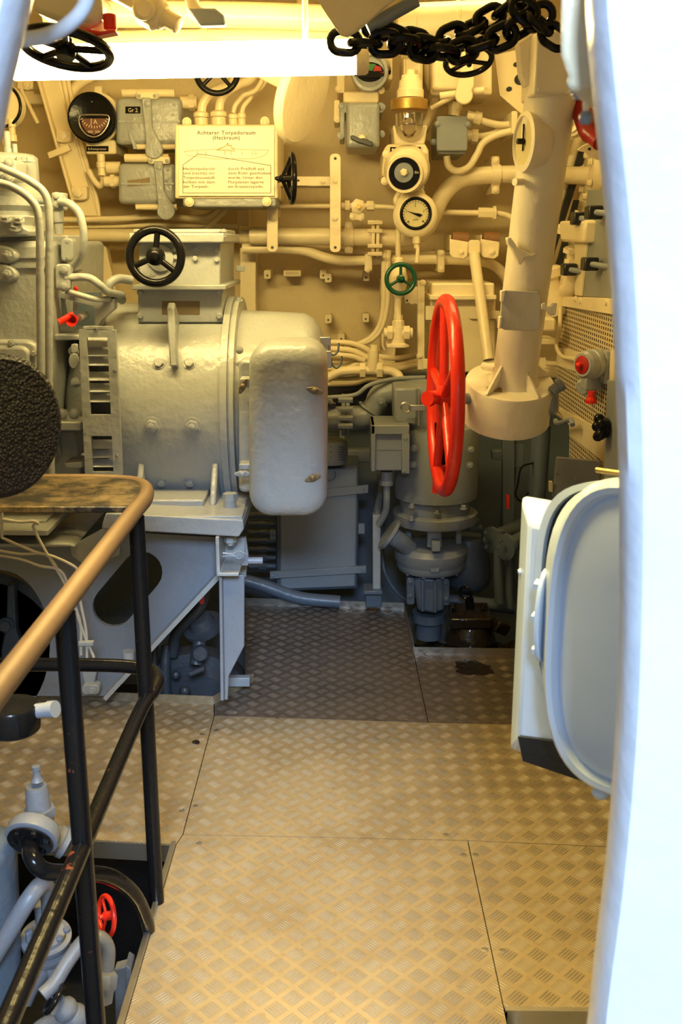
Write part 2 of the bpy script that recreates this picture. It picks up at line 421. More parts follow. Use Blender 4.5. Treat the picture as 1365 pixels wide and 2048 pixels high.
# ================================================================== SETTING
# floor: bilge pan below, tread plates on top
fl = struct('floor', MB().box((0.0, 3.0, -.62), (3.6, 5.2, .04)), DARK)
def plate(pix, mat, thick=.006, inset=.0013):
    pts = [F(x, y) for x, y in pix]; c = sum(pts, Vector())/len(pts)
    pts = [p + Vector((math.copysign(inset, c.x-p.x), math.copysign(inset, c.y-p.y), 0)) for p in pts]
    m = MB().prism(pts, (0, 0, -thick)); tb = tread_bars(pts)
    m.add(tb.v, tb.f)
    sub(fl, 'floor_plate', m, mat, smooth=50)
plate([(366,1669),(353,1689),(-330,1652),(-330,1372),(0,1390),(428,1406),(429,1431)], TREAD)                # rear left
plate([(429,1431),(857,1445),(1290,1454),(1290,1697),(936,1681),(366,1669)], TREAD)                            # wide middle
plate([(490,1209),(810,1218),(828,1306),(836,1345),(857,1445),(429,1431),(428,1406),(506,1362),(490,1362)], TREAD2)   # aft, grime and weaker light in one colour
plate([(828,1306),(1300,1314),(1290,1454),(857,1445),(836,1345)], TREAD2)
plate([(366,1669),(936,1681),(1018,2060),(1040,2200),(205,2200),(352,1690)], TREAD)
plate([(936,1681),(1290,1697),(1400,2018),(1008,2015)], TREAD)
# upstanding edge strips
def strip(p0, p1, h=.030, mat=TREAD, th=.004):
    a = F(*p0); b = F(*p1); n = (b-a).normalized().cross(Vector((0, 0, 1)))*th
    sub(fl, 'edge_strip', MB().prism([a, b, b+Vector((0,0,h)), a+Vector((0,0,h))], n), mat)
strip((490,1209), (810,1219), .032, STEEL); strip((810,1219), (829,1307), .032, STEEL); strip((829,1307), (1300,1315), .028, STEEL)
strip((-330,1378), (428,1408), .030, TREAD); strip((428,1408), (506,1362), .030, TREAD)
# pit coaming lower left and small hatch coaming lower right
strip((352,1690), (205,2200), .012, STEEL, .012)
a = F(-330,1653); b = F(352,1690)
sub(fl, 'edge_strip', MB().prism([a, b, b-Vector((0,0,.05)), a-Vector((0,0,.05))], (0, -.004, 0)), STEEL)
a = F(352,1690); b = F(205,2200)
sub(fl, 'edge_strip', MB().prism([a, b, b-Vector((0,0,.07)), a-Vector((0,0,.07))], (-.004, 0, 0)), STEEL)
strip((1010,2016), (1400,2020), .004, STEEL, .012)
a = F(1016,2020); b = F(1500,2024)
sub(fl, 'edge_strip', MB().prism([a, b, b-Vector((0,0,.05)), a-Vector((0,0,.05))], (0, .003, 0)), STEEL)
# countersunk screws
for x, y in [(399,1687),(893,1670),(927,1710),(952,1710),(970,1900),(1005,1902),(405,1469),(433,1461),(392,1612),(364,1622),(470,1425),(556,1437),(813,1437),(850,1449),(922,1442),(340,1425)]:
    p = F(x, y)
    m = MB().lathe(p+Vector((0,0,-.002)), (0,0,1), [(.0085,0),(.0085,.0028),(.006,.0032)], 14); 
    sub(fl, 'floor_screw', m, STEEL)
m = MB()
for cx_, cy_, rx_, ry_, sd in ((948,1338,34,13,1),(935,1328,22,9,2),(968,1342,20,7,3),(392,1484,8,4,4)):
    random.seed(sd); pts = [F(x + random.uniform(-.2,.2)*rx_, y + random.uniform(-.2,.2)*ry_, .0022+.0002*sd) for x, y in ell(cx_, cy_, rx_, ry_, 22)]
    m.prism(pts, (0, 0, -.0004))
random.seed(7)
sub(fl, 'oil_stain', m, OIL)
# bilge skirting behind plates (machine foundations in the dark)
# back wall (curved hull end), ceiling, sides
wb = MB()
prof = [(-.62, 4.75), (0.0, 4.86), (.7, 4.95), (1.5, 5.0), (2.1, 4.98), (2.75, 4.86)]
rings = []
for z, y in prof: rings.append([Vector((-2.3, y, z)), Vector((1.9, y, z)), Vector((1.9, y+.05, z)), Vector((-2.3, y+.05, z))])
wb.loft(rings); struct('wall_back', wb, HULL)
# port side hull, far left
struct('wall_left', MB().loft([[Vector((-1.75, 1.0, -.6)), Vector((-1.75, 5.0, -.6)), Vector((-1.8, 5.0, -.6)), Vector((-1.8, 1.0, -.6))],
      [Vector((-2.05, 1.0, 1.2)), Vector((-2.05, 5.0, 1.2)), Vector((-2.1, 5.0, 1.2)), Vector((-2.1, 1.0, 1.2))],
      [Vector((-1.7, 1.0, 2.8)), Vector((-1.7, 5.0, 2.8)), Vector((-1.75, 5.0, 2.8)), Vector((-1.75, 1.0, 2.8))]]), HULL)
struct('wall_right', MB().loft([[Vector((1.25, 1.0, -.6)), Vector((1.25, 5.0, -.6)), Vector((1.3, 5.0, -.6)), Vector((1.3, 1.0, -.6))],
      [Vector((1.55, 1.0, 1.2)), Vector((1.55, 5.0, 1.2)), Vector((1.6, 5.0, 1.2)), Vector((1.6, 1.0, 1.2))],
      [Vector((1.2, 1.0, 2.8)), Vector((1.2, 5.0, 2.8)), Vector((1.25, 5.0, 2.8)), Vector((1.25, 1.0, 2.8))]]), HULL)
struct('ceiling', MB().box((0, 3.0, 2.80), (4.2, 4.3, .04)), WALLC)
# near bulkhead with the oval doorway the camera looks through
YB = .88
open_px = [(1158,-260),(1164,0),(1168,80),(1172,130),(1177,178),(1184,250),(1200,400),(1213,560),(1225,800),(1231,1000),(1231,1300),(1223,1500),(1208,1700),(1185,1900),(1170,2048),(1130,2300),(1000,2450),
           (300,2500),(-350,2350),(-480,1900),(-500,1200),(-420,800),(-250,500),(-80,380),(4,300),(28,200),(52,100),(74,0),(95,-120),(140,-250),(300,-330),(900,-340)]
def smooth_loop(q, k=4):
    out = []; n = len(q)
    for i in range(n):
        a, b, c, d = [Vector(q[(i+j-1) % n]+(0,)) for j in range(4)]
        for s_ in range(k):
            u = s_/k; v = .5*((2*b)+(c-a)*u+(2*a-5*b+4*c-d)*u*u+(b*3-a-c*3+d)*u**3); out.append((v.x, v.y))
    return out
far = [P(x, y, YB+.055) for x, y in smooth_loop(open_px)]
cen = sum(far, Vector())/len(far)
def ofs(p, d, y): 
    q = p - cen; q.y = 0; k = 1 + d/q.length; return Vector((cen.x + q.x*k, y, cen.z + q.z*k))
def bounds(p):
    q = p - cen; s = 9
    if abs(q.x) > 1e-6: s = min(s, ((1.7 if q.x > 0 else -2.2)-cen.x)/q.x)
    if abs(q.z) > 1e-6: s = min(s, ((2.85 if q.z > 0 else -.65)-cen.z)/q.z)
    return Vector((cen.x+q.x*s, 0, cen.z+q.z*s))
# add subdivisions for smoothness
r_outb = [Vector((bounds(p).x, YB+.05, bounds(p).z)) for p in far]
rings = [r_outb, [ofs(p, .012, YB+.058) for p in far], [ofs(p, .003, YB+.052) for p in far], [ofs(p, 0, YB+.040) for p in far], [ofs(p, .002, YB+.014) for p in far], [ofs(p, .012, YB+.002) for p in far], [ofs(p, .03, YB) for p in far],
         [Vector((v.x, YB, v.z)) for v in r_outb]]
m = MB(); n = len(far); vs = [v for r in rings for v in r]
m.add(vs, [(i*n+k, i*n+(k+1)%n, j*n+(k+1)%n, j*n+k) for i in range(len(rings)) for j in [(i+1)%len(rings)] for k in range(n)])
bh = struct('wall_front', m, WHITE)
lug = MB().prism([P(1122,-60,.97), P(1170,-60,.97), P(1182,60,.97), P(1192,172,.97), P(1150,186,.97), P(1130,172,.97), P(1136,150,.97), P(1121,108,.97)], (.045, .12, 0))  # outline of the added piece for the golden gleam on the rim
sub(bh, 'rim_gleam_piece', lug, CREAM, .006)  # added cream piece standing for the golden gleam on the rim
# ================================================================== FOREGROUND
# curved grey pipe across the top left of the doorway
m = pipe([(-40,74,1.05),(60,78,1.05),(120,60,1.05),(165,20,1.05),(185,-40,1.05)], 15)
solo('bent_pipe', 'out-of-focus pale bent pipe at top left just inside the doorway', 'pipe', m, WHITE)
# white dished hatch cover on the right, swung open (face turned towards the camera and left)
hb = P(1250, 1300, 1.30); hb.z = .55
t = thing('hatch_cover', 'white dished hatch cover with rounded rim, swung open beside the doorway', 'hatch', hb)
nrm = Vector((-.62, -.785, 0)).normalized(); uu = Vector((.785, -.62, 0))     # uu: to the right and nearer
C0 = P(1262, 1296, 1.30)
def fp(u, v, d): return C0 + uu*u + Vector((0, 0, 1))*v + nrm*d
def ring(hw, hh, d, ex=3.0, n=56, du=0):
    out = []
    for k in range(n):
        a = 2*PI*k/n; c, s = math.cos(a), math.sin(a)
        out.append(fp(du + hw*abs(c)**(2/ex)*(1 if c > 0 else -1), hh*abs(s)**(2/ex)*(1 if s > 0 else -1), d))
    return out
HW, HH = .128, .228
sub(t, 'cover_rim', MB().loft([ring(HW, HH, -.05), ring(HW+.004, HH+.004, -.01), ring(HW, HH, .0), ring(HW-.006, HH-.006, .006), ring(HW-.014, HH-.014, .005), ring(HW-.017, HH-.017, -.002), ring(HW-.02, HH-.02, -.008), ring(HW-.03, HH-.03, -.05)]), WHITE2)
sub(t, 'dished_plate', MB().loft([ring(HW-.016, HH-.016, -.010, 3), ring(HW-.026, HH-.026, -.001, 2.9), ring(HW-.05, HH-.05, .008, 2.7), ring(HW-.09, HH-.11, .014, 2.5), ring(.01, .03, .017, 2)]), WHITE2)
sub(t, 'skirt', MB().loft([ring(HW+.044, HH-.030, -.085, 3.4), ring(HW+.036, HH-.016, -.060, 3.3), ring(HW+.010, HH-.001, -.030, 3.1), ring(HW-.002, HH-.001, -.01)]), WHITE2)
# frame plate behind: square corners, flanged edge
def sq(u0, u1, v0, v1, d): return [fp(u0, v0, d), fp(u1, v0, d), fp(u1, v1, d), fp(u0, v1, d)]
fr = MB().loft([sq(-.262, .10, -.305, .140, -.175), sq(-.262, .10, -.305, .140, -.165), sq(-.257, .10, -.299, .134, -.155), sq(-.225, .10, -.26, .11, -.12)])
sub(t, 'back_frame', fr, WHITE2, .006)
sub(t, 'seal_channel', MB().loft([ring(HW+.076, HH-.03, -.135, 4), ring(HW+.078, HH-.028, -.110, 4), ring(HW+.066, HH-.036, -.108, 4), ring(HW+.062, HH-.04, -.125, 4)]), WHITE2)
sub(t, 'under_plate', MB().prism([fp(-.222, -.248, -.112), fp(-.214, -.292, -.118), fp(-.10, -.292, -.118), fp(-.10, -.225, -.112)], (.01, .01, 0)), DARK)
sub(t, 'gap_shade_ring', MB().loft([ring(HW+.064, HH-.036, -.124, 4), ring(HW+.064, HH-.038, -.116, 4), ring(HW+.04, HH-.045, -.112, 4)]), PLAST)  # dark ring put in for the shade of the gap behind the skirt
# hinge strap on the rim side with three bolts
hs = MB(); hp = []
for k in range(20):
    a = 2*PI*k/20; hp.append(fp(-HW-.030, .0 + .075*math.sin(a) - .01, -.062 + .026*math.cos(a)))
hs.prism(hp, uu*-.008)
hso = sub(t, 'hinge_strap', hs, WHITE2, .002)
for v, d in ((.04, -.055), (-.01, -.052), (-.065, -.058)):
    b = MB().hexb(fp(-HW-.038, v, d), -uu, .009, .008, False, True); sub(hso, 'bolt', b, WHITE2)
sub(t, 'hinge_disc', MB().lathe(fp(-HW-.038, -.012, -.085), -uu, [(.026, 0), (.026, .004), (.02, .006)], 24), WHITE2)
sub(t, 'bolt', MB().hexb(fp(.052, .085, .016), nrm, .008, .012, False, True), WHITE2)
sub(t, 'bolt', MB().hexb(fp(-.25, .02, -.155), nrm, .006, .008, False, True), WHITE2)
w = MB()
for s_ in (-1, 1): w.loft([ring_ for ring_ in [[fp(-.0 + .004*math.cos(a) + s_*.008 + s_*q*.02, HH+.008 + q*.028, -.02 + .004*math.sin(a)) for a in [2*PI*i/8 for i in range(8)]] for q in (0, .5, 1)]])
sub(t, 'wing_nut', w, WHITE2)
sub(t, 'stud', MB().cyl(fp(-.02, HH+.006, -.02), fp(-.075, HH+.006, -.02), .0035), BRASS)
sub(t, 'lower_wing_nut', MB().ball(fp(-.035, -HH-.012, -.02), .014, 10, (1, .8, .8)).ball(fp(.0, -HH-.018, -.02), .014, 10, (1, .7, .9)), WHITE2)

# railing: bronze handrail, black posts and mid rail, shelf
RX = -.447
def R_(Y, z): return Vector((RX, Y, z))
t = thing('railing', 'black tubular railing with worn bronze handrail around the pit', 'railing', (RX, 2.2, -.05))
top = [R_(.98, .985), R_(1.6, .985), R_(2.1, .985), R_(2.27, .985), Vector((RX-.03, 2.38, .985)), Vector((RX-.11, 2.425, .985)), Vector((RX-.3, 2.43, .985)), Vector((RX-.75, 2.43, .985))]
sub(t, 'handrail', MB().tube(top, .0185, 18, 8), BRONZE)
pa, pb = R_(1.56, .97), R_(2.16, .97)
sub(t, 'post', MB().cyl(R_(1.57, -.12), pa, .0175, seg=18), BLACKR)
sub(t, 'post', MB().tube([R_(2.16, .97), R_(2.16, .3), R_(2.16, .12), R_(2.165, -.02), R_(2.17, -.09)], .0175, 18, 3), BLACKR)
mid = [Vector((RX-.75, 2.29, .565)), Vector((RX-.2, 2.29, .565)), Vector((RX-.03, 2.28, .56)), Vector((RX+.012, 2.24, .555)), Vector((RX+.012, 2.18, .545)), R_(2.08, .54), R_(1.6, .54), R_(.98, .54)]
sub(t, 'mid_rail', MB().tube(mid, .0165, 16, 6), BLACKR)
sub(t, 'foot_plate', MB().prism([R_(2.22, -.0), R_(2.09, -.0), R_(2.09, -.09), R_(2.22, -.09)], (.008, 0, 0)), GREYL, .003)
if 0: sub(t, 'x', MB().prism([Vector((RX+.008, 2.12, .004)), Vector((RX+.008, 2.02, -.002)), Vector((RX+.008, 2.02, -.07)), Vector((RX+.008, 2.16, -.07))], (.035, 0, 0)), WHITE, .003)
# shelf plate
zt = .985
sp = [Vector((RX-.75, 2.13, zt)), Vector((RX, 2.13, zt)), R_(2.27, zt), Vector((RX-.03, 2.385, zt)), Vector((RX-.11, 2.43, zt)), Vector((RX-.3, 2.43, zt)), Vector((RX-.75, 2.43, zt))]
sub(t, 'shelf', MB().prism(sp, (0, 0, .014)), WORN, .002)
# black dimpled disc at left edge
m = MB().lathe(P(-2, 852, 1.80), (.80, -.60, .02), [(.001, -.008), (.10, -.008), (.120, -.006), (.128, .0), (.128, .010), (.118, .018), (.001, .022)], 56)
c = P(-2, 852, 1.80)
# stretch vertically
s_ = S(0, 850, 1.80)
solo('round_mat', 'black dimpled oval pad at the left edge above the railing shelf', 'pad', m, DIMP)
# black drum and grey spigot on the left
t = thing('capped_drum', 'short glossy black round cap with grey spigot left of the railing post', 'cap', P(40, 1460, 1.75))
sub(t, 'cap', pl(28, 1461, 1.75, (0, 0, 1), [(48,0),(52,4),(53,10),(53,50),(50,56),(10,58)], 36), BLACK)
sub(t, 'spigot', MB().cyl(P(74, 1422, 1.75), P(107, 1418, 1.74), 15*S(90,1420,1.75), seg=18).cyl(P(98, 1419, 1.74), P(111, 1418, 1.735), 17*S(90,1420,1.75), seg=18), GREYL)

# ------------------------------------------------------------------ pit, lower left
t = thing('relief_valve', 'grey relief valve with capped spindle at the pit edge', 'valve', P(85, 1790, 1.98))
Yv = 1.98
up = (0, 0, 1)
sub(t, 'body', pl(82, 1668, Yv, (-.02, 0, 1), [(26,-30),(40,-20),(42,0),(36,10),(28,20),(26,40)], 28), PITG)
sub(t, 'bonnet', pl(80, 1640, Yv, (-.02, 0, 1), [(28,0),(28,22),(25,26),(24,30),(22,70),(20,76)], 28), PITG)
sub(t, 'hex_collar', pl(81, 1632, Yv, (-.02, 0, 1), [(31,0),(31,18)], 6), PITG)
sub(t, 'spindle', pl(75, 1561, Yv, (-.02, 0, 1), [(13,0),(9,8),(8,12),(7,24),(9,25),(9,32),(6,33)], 16), PITG)
sub(t, 'side_branch', pl(96, 1668, Yv, (.9, .1, -.55), [(22,0),(24,16),(28,20),(28,30),(34,32),(34,42),(10,44)], 24), PITG)
t = thing('black_bent_pipe', 'thick black flanged pipe bending down into the pit', 'pipe', P(60, 1700, 1.86))
sub(t, 'flange', pl(62, 1680, 1.86, (-.08, -.80, -.35), [(50,-30),(54,-20),(54,-2),(50,0),(44,1)], 40), PITG)
sub(t, 'flange_face', pl(60, 1684, 1.85, (-.08, -.80, -.35), [(46,-2),(46,2),(20,3)], 40), BLACK)
dn = Vector((-.08, -.80, -.35)).normalized(); du = dn.orthogonal().normalized(); dv = dn.cross(du)
for k in range(6):
    a = k*PI/3+.3; c = P(60, 1684, 1.85) + (du*math.cos(a) + dv*math.sin(a))*34*S(60,1684,1.85)
    sub(t, 'bolt', MB().hexb(c, dn, .009, .008, False), BLACK)
sub(t, 'bend', pipe([(60,1684,1.85),(64,1715,1.80),(90,1742,1.80),(150,1746,1.86),(215,1752,1.93),(262,1782,1.98),(288,1830,2.03),(298,1880,2.07),(301,1960,2.1)], 17, None, 18, 6), BLACK)
solo('pit_tank', 'dull grey curved tank side filling the lower left corner of the pit', 'tank', MB().tube([P(-40,1700,1.9), P(-30,1900,1.9), P(-28,2140,1.9)], 70*S(0,1800,1.9), 40, 4).ball(P(-40,1700,1.9), 70*S(0,1800,1.9), 24, (1,1,.6)), GREYD)
solo('pit_pipe', 'grey slanting pipe rising from lower left to the pit valve', 'pipe', pipe([(-40,1960,1.8),(20,1860,1.82),(60,1795,1.84),(84,1770,1.88),(98,1790,1.92),(100,1850,1.95)], 18), PITG)
t = thing('pit_valve', 'grey flanged valve body under the slanting pit pipe', 'valve', P(95, 1960, 1.95))
sub(t, 'stem', pl(88, 1850, 1.95, up, [(16,-30),(16,40),(18,42),(18,50)], 20), PITG)
sub(t, 'flange', pl(92, 1872, 1.95, (.1,-.2,1), [(48,-14),(50,-10),(50,0),(40,2),(38,10),(20,14)], 32), PITG)
sub(t, 'flange', pl(95, 1895, 1.95, (.1,-.2,1), [(44,-14),(46,-10),(46,2)], 32), PITG)
sub(t, 'body', MB().ball(P(96, 1925, 1.95), 42*S(96,1925,1.95), 20, (1,.9,1.1)), PITG)
sub(t, 'outlet', pipe([(96,1925,1.95),(60,1960,1.9),(40,2000,1.88)], 26), PITG)
for x, y in ((58,1868),(80,1884),(120,1880),(134,1862)):
    sub(t, 'bolt', MB().hexb(P(x, y, 1.90), (0,-.2,1), .008, .009, False), PITG)
t = thing('swan_neck_pipe', 'pale blue-grey swan-neck pipe with union nut in the pit', 'pipe', P(170, 2000, 1.75))
sub(t, 'bend', pipe([(85,1990,1.72),(110,1965,1.74),(138,1920,1.77),(170,1880,1.80),(200,1876,1.80),(216,1900,1.80),(212,1950,1.79),(206,1975,1.78)], 15, None, 16, 6), PITG)
sub(t, 'union_nut', MB().lathe(P(214,1945,1.78), P(206,2010,1.76)-P(214,1945,1.78), [(.020,0),(.023,.004),(.023,.03),(.019,.036),(.018,.06)], 6), PITG)
sub(t, 'ribbed_coupling', MB().tube([P(115,2010,1.72), P(140,2025,1.73), P(165,2050,1.74), P(175,2090,1.74)], [.020,.025,.021,.026,.022,.027,.023,.028], 20, 4), PITG)
sub(t, 'clamp', MB().torus(P(108,1998,1.72), (.8,0,-.6), .027, .006), BLACK)
solo('pit_bracket', 'grey angle bracket standing in the pit beside the tread plate edge', 'bracket', MB().poly([(228,1940),(258,1932),(268,2080),(232,2080)], 2.05, .03).poly([(250,1930),(262,1938),(272,2080),(258,2080)], 2.01, .05), PITG, .003)
wheel('handwheel', 'small red handwheel down in the dark pit', 'handwheel', P(213, 1832, 1.98) , (-.75, -.62, .2), 39*S(213,1832,1.98), 5*S(213,1832,1.98), 3, RED, .010, .03, .9) if False else wheel('handwheel', 'small red handwheel down in the dark pit', P(213, 1832, 1.98), (-.80, -.55, .2), 38*S(213,1832,1.98), 5*S(213,1832,1.98), 3, RED, .010, .03, .9)
solo('pit_pipe', 'low grey pipe at the very bottom left of the pit', 'pipe', pipe([(60,2080,1.75),(100,2050,1.8),(150,2060,1.85),(200,2090,1.9)], 20), PITG)
# shallow recess lower right
solo('recess_pan', 'dark shallow recess pan at the bottom edge beside the bulkhead', 'pan', MB().prism([F(1024,2022,-.05), F(1400,2026,-.05), F(1400,2300,-.05), F(1060,2300,-.05)], (0,0,-.01)), STEEL)
# ================================================================== LEFT MACHINE: electric motor
def pillow(x0, y0, x1, y1, r, Y, d, e, n=6, mb=None):
    """rounded-rectangle box, front at Y, depth d, edge rounding e metres"""
    mb = mb or MB(); rings = [[P(x, y, Y+e) + Vector((0, d-e, 0)) for x, y in rrect(x0, y0, x1, y1, r, n)]]
    k = e/S((x0+x1)/2, (y0+y1)/2, Y)
    for i in range(6):
        a = i/5*PI/2; ins = k*(1-math.cos(a)); yy = Y + e*(1-math.sin(a))
        rings.append([P(x, y, Y+e) + Vector((0, yy-(Y+e), 0)) for x, y in rrect(x0+ins, y0+ins, x1-ins, y1-ins, max(r-ins*.6, 2), n)])
    return mb.loft(rings)
YM = 3.62; XA = (1, 0, 0)
AX = P(350, 815, YM); zA = AX.z
def mx(px): return P(px, 815, YM).x
t = thing('electric_motor', 'large grey horizontal motor with riveted round casing and feet', 'motor', Vector((mx(350), YM, .72)))
def lx(prof, seg=64):   # lathe about the motor axis; profile (radius, pixel x at the axis)
    return MB().lathe(Vector((0, YM, zA)), XA, [(r, mx(x)) for r, x in prof], seg)
RM = .365
cs = sub(t, 'casing', lx([(RM, 236), (RM, 466)], 72), GREY, smooth=50)
sub(t, 'casing_flange', lx([(RM+.002, 464), (RM+.022, 465), (RM+.022, 477), (RM+.010, 478), (RM+.010, 480), (RM+.02, 481), (RM+.02, 489), (RM-.01, 490)], 72), GREY)
sub(t, 'end_shield', lx([(.12, 150), (.2, 158), (.26, 175), (.30, 195), (.335, 222), (RM+.004, 232), (RM+.010, 236), (RM+.010, 243), (RM-.001, 245)], 72), GREY, smooth=50)
sub(t, 'bell_housing', lx([(RM-.025, 488), (RM-.03, 560), (RM-.035, 610), (RM-.05, 628), (RM-.075, 640), (RM-.11, 648), (.15, 652), (.01, 652)], 72), GREY, smooth=60)
# feet, lifting lugs, bolts on casing
def surf(px, py, off=0.0):   # point on the casing cylinder seen at (px, py)
    o = Vector((0, 0, CAMZ)); d = ray(px, py)
    oy, oz = o.y-YM, o.z-zA; a = d.y**2+d.z**2; b = 2*(oy*d.y+oz*d.z); c = oy*oy+oz*oz-RM*RM
    disc = b*b-4*a*c; k = (-b - math.sqrt(max(disc, 0)))/(2*a); p = o + d*k
    nr = Vector((0, p.y-YM, p.z-zA)).normalized(); return p+nr*off, nr
for x, y, r in ((318,727,10),(379,727,10),(304,852,14),(385,853,14),(323,965,9),(380,965,9)):
    p, nr = surf(x, y); sub(cs, 'bolt', MB().hexb(p, nr, r*S(x,y,3.3), r*S(x,y,3.3)*.75, True, r > 12), GREY)
p0, n0 = surf(350, 735); p1, n1 = surf(350, 660)
lug = MB().prism([p0 + Vector((-.011,0,0)), p0+n0*.035+Vector((-.011,0,-.01)), p1+n1*.10+Vector((-.011,-.02,-.005)), p1+n1*.115+Vector((-.011,0.02,0)), p1+Vector((-.011,.05,.03)), p1+Vector((-.011,0,0))], (.024, 0, 0))
sub(cs, 'lifting_lug', lug, GREY, .005)
for x in (276, 424):
    q, nq = surf(x, 925)
    g = MB().prism([q, q+Vector((0,-.05,-.06)), Vector((q.x, q.y-.10, .73)), Vector((q.x, q.y+.15, .73)), q+Vector((0,.12,-.10))], (.020, 0, 0))
    sub(t, 'foot_gusset', g, GREY, .006)
sub(t, 'foot', MB().box((mx(352), 3.36, .735), (mx(436)-mx(268), .38, .035)), GREY, .006)
sub(t, 'foot_bolt', MB().lathe(P(461, 1030, 3.16), (0,0,1), [(.020,0),(.020,.065)], 24).lathe(P(461, 1000, 3.16), (0,0,1), [(.024,0),(.024,.022)], 6), GREY)
bolts(t, [(x, y, 3.32) for x, y in ((479,700),(479,905))], 6, (-.1,-1,0), mat=GREY)
p, nr = surf(479, 612, .02)
bolts(t, [Vector(p)], .010, nr, mat=GREY)
# vent frame with louvres
t = thing('vent_panel', 'tall grey louvred vent panel screwed to the left end of the motor', 'vent', P(205, 950, 3.2))
YV = 3.165
def vx(x, y): return x + (y-653)*.045
def vq(x0, y0, x1, y1): return [(vx(x0,y1),y1),(vx(x1,y1),y1),(vx(x1,y0),y0),(vx(x0,y0),y0)]
f = MB()
for q in ((157,660,172,950),(214,660,231,950),(166,653,224,660),(172,658,214,675),(172,830,214,872),(172,944,214,950)): f.poly(vq(*q), YV, .02)
vf = sub(t, 'vent_frame', f, GREY)
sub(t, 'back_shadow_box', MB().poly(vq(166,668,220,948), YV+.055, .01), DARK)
for i, y in enumerate([684,703,722,752,775,795,888,906,925]):
    b = MB().prism([P(vx(173,y),y-9,YV+.040), P(vx(214,y),y-9,YV+.040), P(vx(214,y),y+9,YV+.010), P(vx(173,y),y+9,YV+.010)], (0, .003, -.002))
    sub(t, 'louvre', b, GREY)
for x, y in ((192,657),(160,742),(230,741),(166,909),(234,911)): sub(vf, 'screw', MB().lathe(P(x,y,YV), (0,-1,0), [(.005,-.001),(.005,.004),(.002,.005)], 12), STEEL)
# terminal box on top
t = thing('terminal_box', 'grey bolted terminal box with brass nameplate on top of the motor', 'terminal box', P(365, 640, 3.42))
lb = sub(t, 'lower_body', MB().rect(276, 576, 445, 645, 3.42, .42), GREY, .004)
sub(t, 'flange', MB().rect(264, 570, 452, 580, 3.38, .50), GREY, .003)
ub = sub(t, 'upper_body', MB().rect(278, 484, 441, 571, 3.42, .44), GREY, .004)
sub(t, 'lid', MB().rect(258, 466, 448, 486, 3.38, .52).rect(266, 458, 442, 467, 3.40, .46), GREY, .005)
sub(t, 'nameplate', MB().rect(324, 602, 400, 629, 3.419, .003), AGED)
bolts(lb, [(x, y, 3.42) for x, y in ((281,585),(281,632),(363,584),(439,584),(439,632))], 5.5, mat=GREY, h=1.0)
bolts(ub, [(x, y, 3.42) for x, y in ((348,499),(391,499),(434,500),(391,517),(434,519),(352,514))], 5.5, mat=GREY, h=1.0)
bolts(t, [(x, y, 3.40) for x, y in ((447,462),(447,472),(275,462))], 5, (0,-.2,1), mat=GREY)
sub(t, 'embossed_badge', MB().rect(283, 537, 312, 553, 3.418, .004, 7).text('EIN', 297, 550, 3.414, 10, 'CENTER', 1.1), GREY)
sub(t, 'side_clamp', MB().rect(472, 531, 489, 543, 3.75, .02), GREY, .002)
sub(t, 'shaft_collar', pl(322, 516, 3.42, (0,-1,0), [(26,0),(26,6),(20,8)], 32), GREY)
# black hand wheel on terminal box
k = S(311, 513, 3.28)
wheel('handwheel', 'large black handwheel with three spokes on the motor terminal box', P(311, 513, 3.28), (-.04, -1, .06), 52*k, 8.5*k, 3, BLACK, 18*k, .045, -.12, spr=6.2*k)
sub(bpy.data.objects['terminal_box'], 'spindle', MB().cyl(P(311, 513, 3.42), P(311, 513, 3.30), 8*k), GREY)
# front connection cover
t = thing('connection_cover', 'rounded grey cover with wing nuts on the front of the motor end bell', 'cover', P(577, 1028, 3.05))
def bulge(x0, y0, x1, y1, r, Y, d):
    return pillow(x0, y0, x1, y1, r, Y, d, .055, 8)
cv = bulge(499, 683, 655, 1030, 46, 2.98, .20)
cvo = sub(t, 'cover', cv, GREY, smooth=60)
sub(t, 'neck', MB().rect(478, 720, 560, 985, 3.19, .10, 10), GREY, .01)
for x, y, a in ((630,781,-.25),(626,956,.35),(486,773,1.1),(485,948,.05)):
    yy = 2.985 if x > 600 else 3.06
    c = P(x, y, yy-.018); k = S(x, y, yy); w = MB(); dx = Vector((math.cos(a), 0, math.sin(a)))
    dz = Vector((-math.sin(a), 0, math.cos(a)))
    w.prism([c-dx*17*k-dz*2*k, c-dx*6*k-dz*6*k, c+dx*6*k-dz*6*k, c+dx*17*k-dz*2*k, c+dx*16*k+dz*2*k, c+dx*5*k+dz*6*k, c-dx*5*k+dz*6*k, c-dx*16*k+dz*2*k], (0, .010, 0)).lathe(c, (0,-1,0), [(6*k,-.02),(6*k,.004),(3*k,.008)], 14)
    sub(cvo, 'wing_nut', w, AGED if y != 948 else GREY, .002)
sub(t, 'hinge_lug', MB().rect(479, 757, 500, 775, 3.05, .06).rect(478, 928, 500, 940, 3.05, .06), GREY, .004)
t = thing('hook_bracket', 'bare grey metal bracket with two open hooks beside the motor cover', 'bracket', P(665, 735, 3.35))
hk = MB().rect(640, 674, 662, 700, 3.35, .03).rect(650, 702, 664, 736, 3.33, .03)
sub(t, 'plate', hk, STEEL, .002)
for x, y in ((667, 690), (673, 716)):
    sub(t, 'hook', MB().tube([P(x-10,y,3.34), P(x-9,y+12,3.34), P(x,y+20,3.34), P(x+9,y+12,3.34), P(x+11,y-4,3.34)], .0035, 8, 5), GREYD)

